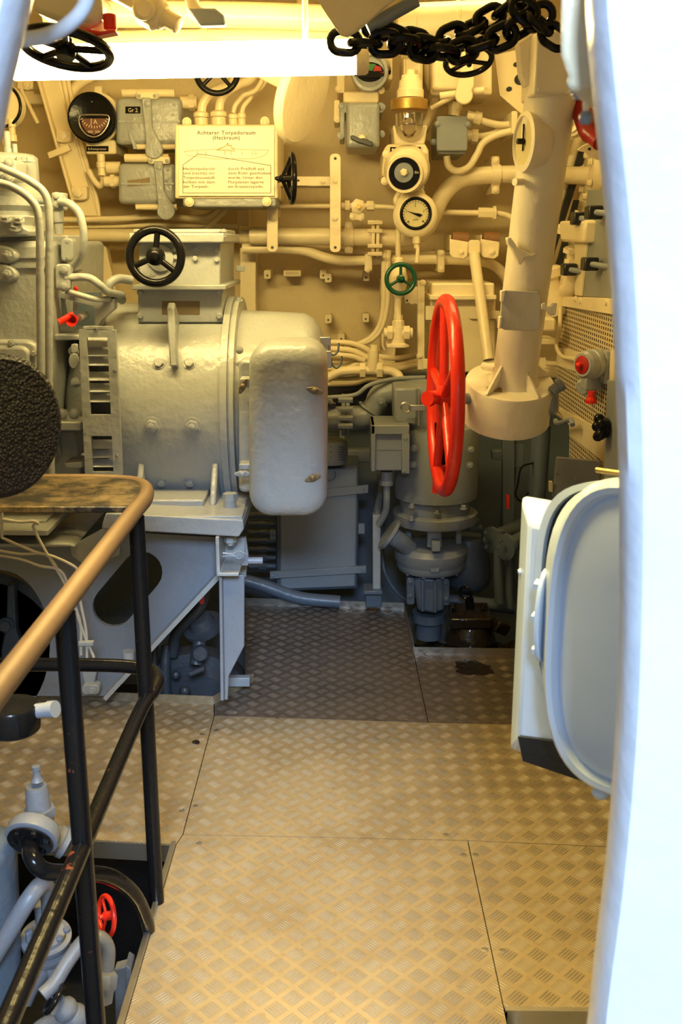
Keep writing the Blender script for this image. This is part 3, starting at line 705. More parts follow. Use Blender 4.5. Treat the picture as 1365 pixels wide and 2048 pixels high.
# ---------------- support under the motor
t = thing('motor_foundation', 'grey welded foundation frame with slanted slot cut-out carrying the motor', 'frame', P(340, 1400, 3.3))
YG = 3.22
sub(t, 'top_flange', MB().poly([(205,1046),(212,1026),(486,1040),(488,1058),(478,1074),(203,1058)], 3.04, .30).rect(212,1030,484,1058,3.06,.30), GREY, .004)
sub(t, 'rail', MB().rect(213,1032,485,1062,3.05,.12), GREY, .003)
sub(t, 'slot', MB().rect(292,1050,402,1056,3.046,.01,3), DARK)
# web plate with two openings: outer outline bridged to holes
def holed(outer, holes, Y, d, mat, par, name):
    """thin plate with openings, triangulated with Blender's filler"""
    bm = bmesh.new(); es = []
    for loop in [outer]+holes:
        vs = [bm.verts.new(P(x, y, Y)) for x, y in loop]
        es += [bm.edges.new((vs[i], vs[(i+1) % len(vs)])) for i in range(len(vs))]
    r = bmesh.ops.triangle_fill(bm, use_beauty=True, use_dissolve=False, edges=es)
    ex = bmesh.ops.extrude_face_region(bm, geom=bm.faces[:])
    for v in [g for g in ex['geom'] if isinstance(g, bmesh.types.BMVert)]: v.co.y += d
    m = MB(); bm.verts.index_update(); m.v = [v.co.copy() for v in bm.verts]; m.f = [tuple(v.index for v in f.verts) for f in bm.faces]; bm.free()
    return sub(par, name, m, mat)
def slot(x0, y0, x1, y1, r, n=10):
    a = math.atan2(y1-y0, x1-x0); out = []
    for k in range(n+1): q = a+PI/2+PI*k/n; out.append((x0+r*math.cos(q), y0+r*math.sin(q)))
    for k in range(n+1): q = a-PI/2+PI*k/n; out.append((x1+r*math.cos(q), y1+r*math.sin(q)))
    return out
holed([(-300,1092),(140,1094),(206,1062),(440,1075),(441,1150),(420,1180),(214,1392),(-300,1392)],
      [slot(226, 1213, 284, 1144, 41), ell(0, 1290, 100, 150, 40)], YG, .02, BLUEG, t, 'web_plate')
sub(t, 'diagonal_flange', MB().prism([P(443,1140,YG-.06), P(206,1396,YG-.06), P(212,1402,YG-.06), P(447,1150,YG-.06)], (0, .16, 0)), GREY)
sub(t, 'upper_ledge', MB().poly([(-300,1086),(139,1088),(150,1094),(-300,1096)], YG-.05, .45), GREY, .003)
sub(t, 'gusset', MB().poly([(139,1094),(204,1058),(240,1066),(240,1110),(175,1135),(142,1112)], YG-.012, .012), GREY, .003)
sub(t, 'leg_post', MB().poly([(438,1150),(489,1150),(489,1292),(458,1352),(456,1400),(442,1400)], 3.10, .012).poly([(438,1150),(444,1150),(448,1402),(441,1402)], 3.06, .10), BLUEG, .003)
sub(t, 'channel', MB().poly([(431,1074),(438,1074),(440,1146),(478,1146),(478,1153),(433,1153)], 3.03, .22).poly([(440,1146),(478,1146),(490,1108),(490,1076),(440,1076)], 3.20, .01), GREY, .003)
sub(t, 'nut', MB().lathe(P(461,1072,3.12), (0,0,-1), [(.02,0),(.02,.02),(.012,.022),(.012,.03)], 6), GREY)
sub(t, 'clip', MB().tube([P(446,1106,3.02),P(468,1108,3.02),P(478,1102,3.02),P(490,1108,3.02)], .003, 8, 3).tube([P(446,1113,3.02),P(468,1111,3.02),P(478,1117,3.02),P(490,1111,3.02)], .003, 8, 3), GREYL)
sub(t, 'bolt', MB().cyl(P(494,1121,3.12), P(526,1121,3.12), 7*S(500,1121,3.12)).cyl(P(484,1121,3.12), P(497,1121,3.12), 11*S(500,1121,3.12), seg=6), GREYL)
sub(t, 'curved_edge', MB().poly([(476,1075),(492,1075),(497,1110),(492,1155),(478,1158)], 3.24, .02), GREY, .004)
sub(t, 'floor_bracket', MB().rect(456,1356,500,1374,3.32,.03), GREYG, .003)
sub(t, 'pipe_stub', MB().cyl(P(257,1322,3.15), P(257,1302,3.15), 12*S(257,1310,3.15)), GREY)
sub(t, 'bearing_lug', MB().rect(163,1370,198,1390,3.14,.04,8).poly([(160,1330),(196,1330),(188,1368),(168,1368)], 3.16, .03), GREY, .004)
sub(t, 'bolt', MB().hexb(P(184,1380,3.13), (0,-1,0), .012, .01), GREY)
# inside the round opening: spokes of the flywheel
t = thing('flywheel', 'dark blue-grey flywheel seen through the round foundation opening at left', 'flywheel', P(0, 1400, 3.5))
sub(t, 'disc', MB().lathe(P(-20,1290,3.55), (0,-1,0), [(.30,0),(.30,.03),(.26,.03),(.25,0)], 48), GREYD)
sub(t, 'web', MB().poly([(14,1170),(28,1170),(32,1260),(44,1300),(26,1330),(20,1390),(0,1390),(2,1300),(12,1250)], 3.45, .04), GREYD, .006)
sub(t, 'bolt', MB().hexb(P(12,1251,3.44), (0,-1,0), .022, .018), GREYD)
# second small machine behind the leg
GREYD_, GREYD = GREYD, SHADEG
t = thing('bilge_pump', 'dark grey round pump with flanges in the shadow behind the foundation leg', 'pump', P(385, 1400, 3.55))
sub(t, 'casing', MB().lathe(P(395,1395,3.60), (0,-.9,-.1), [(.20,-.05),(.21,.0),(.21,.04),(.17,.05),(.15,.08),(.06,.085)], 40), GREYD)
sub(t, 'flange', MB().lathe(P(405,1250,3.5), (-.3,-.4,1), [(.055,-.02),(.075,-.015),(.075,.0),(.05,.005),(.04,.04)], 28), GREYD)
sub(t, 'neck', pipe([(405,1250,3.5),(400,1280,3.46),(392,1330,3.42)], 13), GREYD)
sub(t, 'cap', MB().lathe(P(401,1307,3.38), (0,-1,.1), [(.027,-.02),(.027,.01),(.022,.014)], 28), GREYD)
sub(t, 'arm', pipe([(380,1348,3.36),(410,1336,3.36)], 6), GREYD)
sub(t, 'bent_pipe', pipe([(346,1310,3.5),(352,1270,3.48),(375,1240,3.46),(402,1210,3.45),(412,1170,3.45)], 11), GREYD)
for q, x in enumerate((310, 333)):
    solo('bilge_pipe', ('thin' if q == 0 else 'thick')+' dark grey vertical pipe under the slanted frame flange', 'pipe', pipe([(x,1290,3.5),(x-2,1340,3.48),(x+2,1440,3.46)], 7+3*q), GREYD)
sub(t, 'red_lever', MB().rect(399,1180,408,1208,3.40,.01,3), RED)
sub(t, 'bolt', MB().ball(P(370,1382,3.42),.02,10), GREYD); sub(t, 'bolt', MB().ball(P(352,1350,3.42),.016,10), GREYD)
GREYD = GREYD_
# ================================================================== COMPRESSOR at the far left
t = thing('compressor', 'tall grey compressor block with stepped cylinder and side covers at far left', 'compressor', P(40, 940, 3.3))
YC = 3.22
sub(t, 'crankcase', MB().rect(-420,482,100,945,YC,.75,14), GREY, .02)
sub(t, 'lower_cylinder', pl(8, 486, YC+.22, (0,0,1), [(110,-10),(110,10),(92,24),(84,28),(84,60),(96,70),(96,86),(78,92)], 48), GREY)
sub(t, 'upper_cylinder', pl(8, 440, YC+.22, (0,0,1), [(88,30),(88,50),(80,58),(74,62),(74,118),(66,124),(20,126)], 48), GREY)
sub(t, 'head_studs', MB().lathe(P(18,330,YC+.2), (0,0,1), [(7,0),(7,6),(5,6),(5,45)] and [(.014,0),(.014,.05),(.011,.052),(.011,.10)], 12).lathe(P(32,328,YC+.2), (0,0,1), [(.012,0),(.012,.03),(.008,.03),(.008,.06)], 8), GREY)
for x in (40,50,60): sub(t, 'bolt', MB().hexb(P(x,322,YC+.12), (0,0,1), .012, .014), GREY)
# upper bracket with pipe unions
sub(t, 'union_block', MB().rect(-20,318,30,362,YC-.02,.12,8), GREY, .008)
bolts(t, [(18,326,YC-.02),(18,354,YC-.02),(0,345,YC-.02)], 8, mat=GREY)
sub(t, 'ribbed_flange', MB().poly([(-30,430),(50,430),(42,452),(60,460),(56,472),(-30,476)], YC-.04, .2), GREY, .006)
for x, y in ((12,440),(38,442),(30,458)): sub(t, 'bolt', MB().hexb(P(x,y,YC-.05), (0,-.4,1), .013, .012), GREY)
# oval covers with nut
for y in (508, 546):
    o = [P(cx, cy, YC-.03) for cx, cy in ell(2, y, 32, 18, 28, 12)]
    sub(t, 'oval_cover', MB().prism(o, (0,.05,0)), GREY, .008)
    sub(t, 'bolt', MB().hexb(P(16, y+2, YC-.03), (0,-1,0), .014, .018, True, True), GREY)
cd_ = sub(t, 'crankcase_door', MB().poly(rrect(-200,680,76,832,26), YC-.025, .05), GREY, .010)
sub(cd_, 'door_panel', MB().poly(rrect(-190,692,60,822,22), YC-.04, .05), GREY, .010)
for x, y in ((23,687),(68,707),(69,759),(69,810),(47,828)): sub(cd_, 'bolt', MB().hexb(P(x,y,YC-.03), (0,-1,0), .009, .010), GREY)
sub(t, 'casing_seam', MB().rect(-200,530,96,536,YC-.008,.02).rect(-200,512,90,516,YC-.006,.02), GREY)
# right side bracket (flange stubs)
sub(t, 'stub_flange', MB().poly(rrect(110,528,140,580,7), YC+.04, .03), GREY, .006)
bolts(t, [(128,540,YC+.04),(127,572,YC+.04),(136,540,YC+.06)], 8, mat=GREY)
sub(t, 'rounded_lug', MB().poly(rrect(121,476,146,524,9), YC+.08, .05).rect(96,470,135,545,YC+.14,.2,4), GREY, .006)
bolts(t, [(135,483,YC+.08),(135,515,YC+.08)], 3, mat=GREY)
# bell-mouth frame between compressor and motor
holed([(98,580),(188,600),(228,598),(228,618),(203,640),(190,662),(160,668),(100,672)], [[(106,592),(186,612),(190,618),(190,650),(160,654),(117,650)]], 3.34, .05, GREY, t, 'coupling_frame')
sub(t, 'coupling_back', MB().rect(100,585,200,668,3.50,.02), GREYD)
sub(t, 'side_wall', MB().rect(98,676,152,850,3.52,.03), GREY)
sub(t, 'coupling_ledge', MB().poly([(100,669),(158,670),(158,680),(100,682)], 3.28, .25), GREY, .004)
sub(t, 'coupling_housing', MB().lathe(Vector((mx(98),YM-.16,zA-.01)), XA, [(.14,0),(.17,.02),(.165,.08),(.165,mx(160)-mx(96))], 56), GREY)
sub(t, 'strap', MB().torus(Vector((mx(145),YM-.16,zA-.01)), XA, .172, .012, 56, 8), GREY)
bolts(t, [(147,703,3.28),(152,765,3.26),(148,828,3.26),(126,828,3.24)], 8, mat=GREY)
sub(t, 'round_tag', MB().poly(ell(147,722,10,15,24), 3.25, .012).rect(142,688,154,706,3.26,.02,4), GREY, .002)
sub(t, 'mid_shelf', MB().poly([(-200,842),(162,844),(162,862),(-200,858)], 3.20, .3), GREY, .005)
sub(t, 'lower_block', MB().rect(-300,860,160,1000,3.34,.3), GREY, .01)
sub(t, 'lower_ledge', MB().poly([(128,926),(164,924),(164,936),(132,936)], 3.22, .1), GREY, .003)
sub(t, 'base_plate', MB().poly([(-300,1056),(96,1060),(96,1072),(-300,1068)], 3.12, .4).rect(-300,1040,92,1060,3.2,.3), GREY, .004)
# red valve handles in the coupling frame
t = thing('drain_cock', 'small bright red drain cock lever and funnel between compressor and motor', 'valve', P(148, 650, 3.25))
sub(t, 'lever', MB().cyl(P(147,627,3.26), P(118,645,3.24), .008, .011), RED)
sub(t, 'funnel', MB().lathe(P(148,639,3.28), (0,-1,0), [(.010,-.02),(.012,.02),(.020,.034),(.017,.034),(.009,.022),(.008,.0)], 20), RED)
sub(t, 'body', MB().cyl(P(158,636,3.3), P(172,630,3.34), .012).cyl(P(150,620,3.3), P(152,606,3.3), .006), GREYG)
t = thing('grease_nipple', 'tiny red ball-topped nipple on the coupling frame edge', 'fitting', P(152, 598, 3.33))
sub(t, 'stem', MB().cyl(P(152,600,3.33), P(152,582,3.33), .006), GREYG)
sub(t, 'cap', MB().ball(P(152,577,3.33), .008, 12).cyl(P(152,583,3.33), P(152,576,3.33), .006), RED)
# pipes along the compressor
solo('compressor_pipe', 'upper grey pipe arching over the compressor and running down beside the casing', 'pipe',
     pipe([(-30,322,3.1),(10,338,3.1),(60,362,3.1),(92,392,3.1),(99,450,3.1),(98,560,3.1),(99,800,3.1),(103,960,3.1)], 8), GREY)
solo('compressor_pipe', 'lower grey pipe bending down in front of the crankcase door edge', 'pipe',
     pipe([(-30,360,3.05),(20,372,3.05),(62,400,3.05),(78,440,3.05),(80,560,3.05),(82,800,3.05),(84,880,3.05),(70,925,3.06),(40,945,3.1)], 8), GREY)
solo('compressor_hose', 'thick grey hose looping from the valve stub to the side flange', 'hose',
     pipe([(120,404,3.28),(140,408,3.26),(160,430,3.25),(168,475,3.25),(160,515,3.27),(143,535,3.3)], 8), GREY)
solo('compressor_pipe', 'wavy grey pipe from the side flange towards the motor terminal box', 'pipe',
     pipe([(130,556,3.27),(175,555,3.28),(200,570,3.29),(216,584,3.32),(245,590,3.4)], 8), GREY)
solo('compressor_pipe', 'curled grey pipe end entering the left side of the terminal box', 'pipe',
     pipe([(262,560,3.42),(235,558,3.38),(218,570,3.36),(222,585,3.38),(245,600,3.45)], 9), GREY)
solo('compressor_pipe', 'short slanting grey pipe under the flange stub', 'pipe', pipe([(132,582,3.28),(160,590,3.28),(190,598,3.3),(218,598,3.34)], 6), GREY)
t = thing('relief_stub', 'grey vertical valve stub with collars beside the compressor', 'valve', P(118, 460, 3.3))
sub(t, 'body', pl(118, 455, 3.30, (0,0,1), [(9,-12),(9,10),(11,10),(11,42),(10,44),(11,48),(11,52),(9,54),(9,64)], 20), GREY)
sub(t, 'block', MB().rect(103,385,126,420,3.28,.06), GREY, .004)
bolts(t, [(113,392,3.28),(124,396,3.30),(114,410,3.28)], 6, mat=GREY)
sub(t, 'link', MB().cyl(P(76,402,3.34), P(104,402,3.34), .010), GREYG)
# thin bent capillary lines under the shelf
for n_, pts in enumerate(([(4,1022),(4,1070),(10,1078),(70,1104),(100,1115),(128,1165),(136,1185),(160,1240),(162,1310)],
            [(4,1038),(40,1044),(66,1042),(78,1048),(66,1052),(90,1100),(120,1150),(140,1190),(165,1260),(188,1315)],
            [(-20,1098),(40,1108),(90,1108),(140,1128),(156,1145),(160,1200),(172,1260),(174,1316)],
            [(-20,1108),(40,1118),(80,1132),(112,1137),(128,1150),(138,1180)])):
    solo('capillary_line', ('outermost','crossing','middle','lowest')[n_]+' thin pale line of the bundle below the shelf', 'pipe', pipe([(x,y,2.95) for x, y in pts], 3.0, None, 8, 3), LINEP, group=None)
t = thing('line_clamp', 'small clamp holding the thin lines on the foundation plate', 'clamp', P(170, 1295, 3.12))
sub(t, 'bar', MB().rect(156,1285,186,1292,2.93,.02), GREY, .001)
# ================================================================== AFT WALL
YW = 4.80
# lower grey zone of the hull, frames
struct('trim_1', MB().prism([Vector((-2.0,4.80,-.5)), Vector((1.5,4.80,-.5)), Vector((1.5,4.88,.93)), Vector((-2.0,4.88,.93))], (0,.03,0)), GREYD)
struct('trim_2', MB().poly([(70,150),(110,150),(196,432),(150,432)], 4.60, .06).poly([(70,150),(76,150),(156,432),(150,432)], 4.55, .3), CREAM, .004)
struct('trim_3', MB().poly([(150,430),(198,432),(245,640),(205,640)], 4.72, .06), CREAM, .004)
struct('trim_4', MB().rect(480,495,512,760,4.78,.12), CREAM, .004)
struct('trim_5', MB().rect(474,402,498,470,4.82,.12), CREAM, .004)
struct('trim_6', MB().rect(762,560,792,760,4.74,.18), CREAM, .004)
struct('trim_7', MB().poly([(1180,330),(1215,330),(1130,620),(1090,620)], 4.78, .06), CREAM, .004)
struct('trim_8', MB().rect(20,188,90,208,4.7,.1).rect(24,160,68,205,4.72,.1), CREAM, .004)
def bundle(name, label, cat, paths, rpx, Y, mat=CREAM, sm=5):
    t = thing(name, label, cat, P(*paths[0][0][:2], paths[0][0][2] if len(paths[0][0]) > 2 else Y))
    for p in paths: sub(t, 'strand', pipe(p, rpx, Y, 10, sm), mat)
    return t
def wp(label, pts, rpx, Y, mat=CREAM, name='pipe'): return solo(name, label, 'pipe' if name == 'pipe' else 'cable', pipe(pts, rpx, Y), mat)
for i, (a, lab) in enumerate(((0,'innermost'),(9,'second'),(18,'third'),(27,'outermost'))):
    wp(lab+' cable running down along the slanted hull frame at left', [(108+a,155),(125+a,240),(150+a*.9,330),(172+a*.8,400),(180+a*.7,440)], 4.5, 4.62, name='cable')
# slanted frame fittings
t = thing('frame_clamp', 'cream clamp with bolt on the slanted frame below the ammeter', 'clamp', P(158,400,4.55))
sub(t, 'plate', MB().rect(142,372,174,400,4.55,.05,6), CREAM, .004); bolts(t, [(156,386,4.55)], 10, mat=CREAM)
t = thing('frame_clamp', 'cream clamp with bolt on the slanted frame beside the ammeter', 'clamp', P(126,280,4.55))
sub(t, 'plate', MB().rect(112,260,142,284,4.55,.05,6), CREAM, .004); bolts(t, [(126,271,4.55)], 9, mat=CREAM)
t = thing('flat_lug', 'cream flat slotted lug sticking out left of the slanted frame', 'bracket', P(110,315,4.5))
sub(t, 'strip', MB().poly([(94,305),(136,288),(142,300),(98,318)], 4.5, .02), CREAM, .003)
t = thing('frame_clamp', 'cream bolted plate at the top left corner under the lamp', 'clamp', P(55,185,4.6))
sub(t, 'plate', MB().rect(34,160,66,178,4.6,.05), CREAM, .004); bolts(t, [(54,170,4.6)], 7, mat=CREAM)
wp('thin straight rod slanting down from the top left bolted plate', [(42,178),(60,215),(76,247)], 4, 4.6)
wp('wide cream pipe climbing behind the lamp left of the ammeter', [(136,215),(140,190),(158,168),(190,150)], 10, 4.66)
# black round instrument at far left edge
t = thing('gauge', 'black-rimmed gauge half hidden behind the left bulkhead edge', 'gauge', P(8,240,4.2))
sub(t, 'case', MB().lathe(P(0,210,4.2), (0,-1,0), [(.085,-.05),(.085,0),(.075,.01)], 36), CREAM); sub(t, 'ring', MB().torus(P(0,210,4.19), (0,1,0), .078, .006), BLACK)
sub(t, 'union', pl(24,262,4.2, (0,0,1), [(9,-20),(9,-8),(7,-6),(7,6),(9,8),(9,22)], 12), CREAM)
wp('thin cream capillary below the half-hidden left gauge', [(12,270),(8,285),(16,300),(30,315)], 3, 4.2)

# ammeter
t = thing('ammeter', 'round black ammeter with brown fan-shaped dial on a cream backplate', 'gauge', P(190,300,4.5))
kA = S(187,237,4.45)
sub(t, 'backplate', MB().poly(ell(194,236,46,52,40), 4.50, .30).rect(172,280,232,308,4.50,.25,4), CREAM, .006)
sub(t, 'case', pl(187,237,4.47, (0,-1,0), [(46,0),(48,6),(48,16),(45,19),(42,17),(1,17)], 56), BLACK)
fan = [(157,235)] + [(x, y) for x, y in ((160,232),(170,230),(206,230),(218,233),(217,246),(210,260),(200,270),(188,274),(174,270),(163,258),(158,245))]
sub(t, 'dial_frame', MB().tube([P(x,y,4.430) for x, y in fan[1:]], .0035, 8, 3, True), STEEL)
dl = sub(t, 'dial', MB().poly([(163,237),(216,237),(213,250),(202,264),(188,270),(173,264),(164,250)], 4.431, .004), BROWND)
m = MB().text('A', 191, 248, 4.4295, 9, 'CENTER')
for k in range(13):
    a = math.radians(205+ (335-205)*k/12); cx_, cy_ = 189, 226
    x0, y0 = cx_+26*math.cos(a), cy_-26*math.sin(a); x1, y1 = cx_+31*math.cos(a), cy_-31*math.sin(a); m.line([(x0,y0),(x1,y1)], 4.4295, 1.3)
m.text('400  300', 188, 266, 4.4295, 5, 'CENTER').line([(183,237),(182,252)], 4.429, 1.2)
sub(dl, 'scale_marks', m, INKW)
sub(t, 'screw', MB().hexb(P(182,203,4.432), (0,-1,0), .008, .004, False), BLACK)
ns = sub(t, 'name_strip', MB().rect(173,292,217,303,4.496,.004), BLACK); sub(ns, 'lettering', MB().text('E-Kompressor', 195, 300, 4.493, 4.5, 'CENTER'), INKW)
sub(t, 'gland', pl(203,330,4.52, (0,0,1), [(8,-20),(8,-6),(10,-5),(10,5),(8,7),(8,22)], 14), CREAM)
sub(t, 'eye', MB().rect(188,172,204,192,4.5,.1,4), CREAM, .003)
wp('short cream cable curling from the ammeter gland', [(203,345),(207,360),(200,372),(188,360),(178,342)], 6, 4.55, name='cable')

# two switch boxes with levers
def switchbox(label, x0, y0, x1, y1, lx_, ly0, ly1, Y, plate_, rod_y, rod2_y):
    t = thing('switch_box', label, 'switch box', P((x0+x1)/2, y1, Y))
    sub(t, 'housing', pillow(x0,y0,x1,y1,10,Y,.40,.02), GREY, smooth=50)
    sub(t, 'rib', MB().rect(x0+4,(y0+y1)/2-2,x1-4,(y0+y1)/2+2,Y-.006,.01), GREY)
    sub(t, 'hinge_rod', MB().cyl(P(x0+12,rod_y,Y+.01), P(x1-14,rod_y,Y+.01), 8*S(x0,rod_y,Y)), CREAM)
    sub(t, 'lower_rod', MB().cyl(P(x0+34,rod2_y,Y+.02), P(x1+2,rod2_y,Y+.02), 6*S(x0,rod_y,Y)), CREAM)
    lv = sub(t, 'lever', MB().poly([(lx_-9,ly0),(lx_+9,ly0),(lx_+12,(ly0+ly1)/2)]+ell(lx_+16,ly1-18,18,18,14,0,30,-210)+[(lx_-3,(ly0+ly1)/2)], Y-.03, .02), GREY, .004)
    sub(t, 'lever_pivot', MB().rect(lx_-20,rod_y-4,lx_+24,rod_y+12,Y-.02,.04,5), CREAM, .004)
    bolts(lv, [(lx_+2,ly0+12,Y-.03)], 6, mat=GREY); bolts(t, [(lx_-14,rod_y+6,Y-.02),(lx_+18,rod_y+6,Y-.02),(x1-16,y0+12,Y),(x1-18,y0+34,Y)], 3, mat=GREY)
    return t
t = switchbox('upper grey switch box with a lever and a black Gr 2 tag', 233, 196, 364, 290, 292, 195, 318, 4.46, 0, 186, 293)
tg = sub(t, 'tag', MB().rect(251,213,281,227,4.457,.004), BLACK); sub(tg, 'lettering', MB().text('Gr 2', 266, 224, 4.453, 7.5, 'CENTER'), INKW)
sub(t, 'gland', MB().cyl(P(362,205,4.52), P(395,205,4.52), .025).cyl(P(378,205,4.52), P(390,205,4.52), .031, seg=6), CREAM)
sub(t, 'web_rib', MB().poly([(256,262),(262,262),(274,298),(268,298)], 4.45, .02), GREY)
t = switchbox('lower grey switch box with a lever and worn brass tag', 238, 327, 352, 408, 316, 322, 440, 4.46, 0, 316, 414)
sub(t, 'tag', MB().poly([(255,361),(300,355),(300,370),(255,373)], 4.457, .004), AGED)
sub(t, 'gland', MB().cyl(P(214,335,4.52), P(242,335,4.52), .024).cyl(P(210,363,4.52), P(240,363,4.52), .022).cyl(P(222,363,4.52), P(230,363,4.52), .028, seg=6), CREAM)
wp('cream cable entering the lower switch box from the left', [(178,340),(190,365),(204,372),(212,355)], 5, 4.58, name='cable')

# information box with sign
t = thing('information_sign', 'white museum sign with brown German text on a grey cabinet', 'sign', P(450,410,4.3))
YS = 4.22
sub(t, 'cabinet', MB().rect(350,249,556,397,YS+.02,.45,4), CREAM, .006)
sub(t, 'cabinet_base', MB().rect(366,385,552,414,YS+.03,.40,6), GREY, .006)
sf = sub(t, 'sign_face', MB().rect(358,253,549,392,YS+.008,.012), SIGNW, .001)
YT = YS+.0065
tx = MB().text('Achterer Torpedoraum', 453, 269, YT, 7.5, 'CENTER', 1.1, bold=.012, bx=117).text('(Heckraum)', 453, 279, YT, 7.5, 'CENTER', 1.1, bold=.012, bx=54)
for i, (l, w) in enumerate((('Hecktorpedorohr',64),('und (rechts) ein',62),('Torpedoausstoß-',65),('kolben mit dem',63),('der Torpedo',50))): tx.text(l, 366.5, 340+i*8.9, YT, 5.6, bx=w)
for i, (l, w) in enumerate((('durch Preßluft aus',72),('dem Rohr geschoben',85),('wurde. Unter den',69),('Flurplatten lagerte',71),('ein Ersatztorpedo.',71))): tx.text(l, 456, 340+i*8.9, YT, 5.6, bx=w)
sub(sf, 'lettering', tx, INK)
ln = MB().line([(366,387),(366,330),(396,308),(414,310),(542,331),(542,386),(366,386)], YT, .9)
sub(sf, 'pointer_frame', ln, INK)
ln = MB().line([(368,303),(380,302),(400,300),(437,298),(538,300),(530,311),(510,317),(430,318),(400,314),(376,311),(368,303)], YT, .8)
ln.line([(437,300),(440,296),(446,295),(452,292),(456,286),(457,292),(462,290),(464,296),(470,298)], YT, 1.6).line([(433,300),(470,302)], YT, 1.4)
for x in (395,412,450,462,485,505,512): ln.line([(x,302),(x,310)], YT, 1.1)
sub(sf, 'ship_drawing', ln, INKL)
bolts(t, [(374,244,YS+.06),(530,243,YS+.06),(379,404,YS),(534,403,YS)], 7, mat=CREAM)
for i, (x, h, r) in enumerate(((403,18,14),(438,20,15),(467,14,9),(484,16,8))):
    sub(t, 'gland', pl(x,246,YS+.16, (0,0,1), [(r,-6),(r,h*.5),(r*.85,h*.55),(r*1.1,h*.6),(r*1.1,h),(r*.8,h+3)], 18), CREAM)
for i, (x, r, e, ly, word) in enumerate(((403,9,(440,178),200,'widest'),(438,9,(480,168),195,'second widest'),(467,5,(490,190),205,'thin third'),(484,5,(500,185),206,'thin rightmost'))):
    wp(word+' conduit arching up from the glands above the sign', [(x,226),(x+4,ly+6),(x+18,ly-12),(e[0],e[1]),(e[0]+20,e[1]-8),(e[0]+35,e[1]-30)], r, YS+.16+.02*i)
# black handwheels on the wall
k = S(434,143,4.15)
t_ = wheel('handwheel', 'black handwheel partly hidden behind the bright lamp tube', P(434,142,4.15), (0,-1,.05), 42*k, 6*k, 4, BLACK, 10*k, .04, .75, spr=4*k)
sub(t_, 'spindle', MB().cyl(P(434,142,4.16), P(436,140,4.97), .012), CREAM)
k = S(582,357,4.1)
t = wheel('handwheel', 'narrow black handwheel seen edge-on right of the white sign', P(584,357,4.1), (-.985,-.17,0), 46*k, 5*k, 3, BLACK, 7*k, .05, .5, spr=4*k, dish=-.035)
sub(t, 'shaft', MB().cyl(P(548,361,4.34), P(580,358,4.12), .010), BLACK)
# main pipes on the wall
wp('long cream pipe with a gentle wave just above the motor terminal box', [(60,440),(230,438),(310,432),(380,437),(420,432),(440,415),(458,395)], 6, 4.6)
wp('thin straight cream pipe under the wavy pipe', [(60,452),(200,452),(330,450),(475,453)], 4.5, 4.66)
wp('short cream pipe slanting up to the sign cabinet', [(414,458),(430,440),(452,420),(462,404)], 6, 4.62)
wp('wide cream pipe entering behind the terminal box from the left', [(90,470),(200,471),(290,471)], 13, 4.66)
wp('dark-ended wide pipe section left of the bracket plates', [(480,470),(520,471)], 17, 4.70)
wp('large cream main pipe sweeping up across the aft wall to the right flange', [(500,472),(640,473),(740,475),(812,476),(848,462),(868,430),(886,392),(918,362),(965,351),(1060,349),(1190,352)], 17, 4.62)
t = thing('pipe_flange', 'cream bolted flange joint on the main pipe below the gauges', 'flange', P(750,515,4.62))
for x in (746, 755): sub(t, 'flange_ring', MB().cyl(P(x-3.5,477,4.62), P(x+3.5,477,4.62), 37*S(750,477,4.62), seg=36), CREAM, .003)
for y in (445,462,492,508): sub(t, 'bolt', MB().cyl(P(736,y,4.54), P(765,y,4.54), .009, seg=6), CREAM)
for lab, x, Yc, yc, hh in (('below the tall bracket plate',698,4.62,475,32),('above the inclined tube, on the upper bend',992,4.62,350,38)):
    t = thing('pipe_clamp', 'cream pipe clamp '+lab, 'clamp', P(x,yc+hh,Yc))
    sub(t, 'band', MB().cyl(P(x-9,yc,Yc), P(x+9,yc,Yc), 20*S(x,yc,Yc), seg=28), CREAM)
    sub(t, 'ear', MB().rect(x-8,yc-hh,x+8,yc-16,Yc-.01,.25,4).rect(x-8,yc+16,x+8,yc+hh,Yc-.01,.25,4), CREAM, .003)
    bolts(t, [(x,yc-hh+9,Yc-.01),(x,yc+hh-9,Yc-.01)], 6, mat=CREAM)
wp('cream conduit dipping under the main pipe and curving down at right', [(485,497),(560,498),(610,502),(650,515),(690,522),(760,520),(860,519),(955,522),(990,532),(1012,556),(1022,590),(1024,640)], 10, 4.66)
wp('thin cream line just below the main pipe', [(488,494),(600,496),(700,503),(840,506),(940,507)], 4, 4.72)
t = thing('pipe_clip', 'cream double clip hanging under the conduit below the main pipe', 'clip', P(737,545,4.6))
sub(t, 'strap', MB().rect(730,508,745,542,4.6,.3,4), CREAM, .003); bolts(t, [(736,538,4.6)], 5, mat=CREAM)
t = thing('pipe_clip', 'cream clip on the conduit left of the roller bracket', 'clip', P(883,550,4.6))
sub(t, 'strap', MB().rect(876,500,890,545,4.6,.3,4), CREAM, .003); bolts(t, [(883,507,4.6),(883,537,4.6)], 5, mat=CREAM)
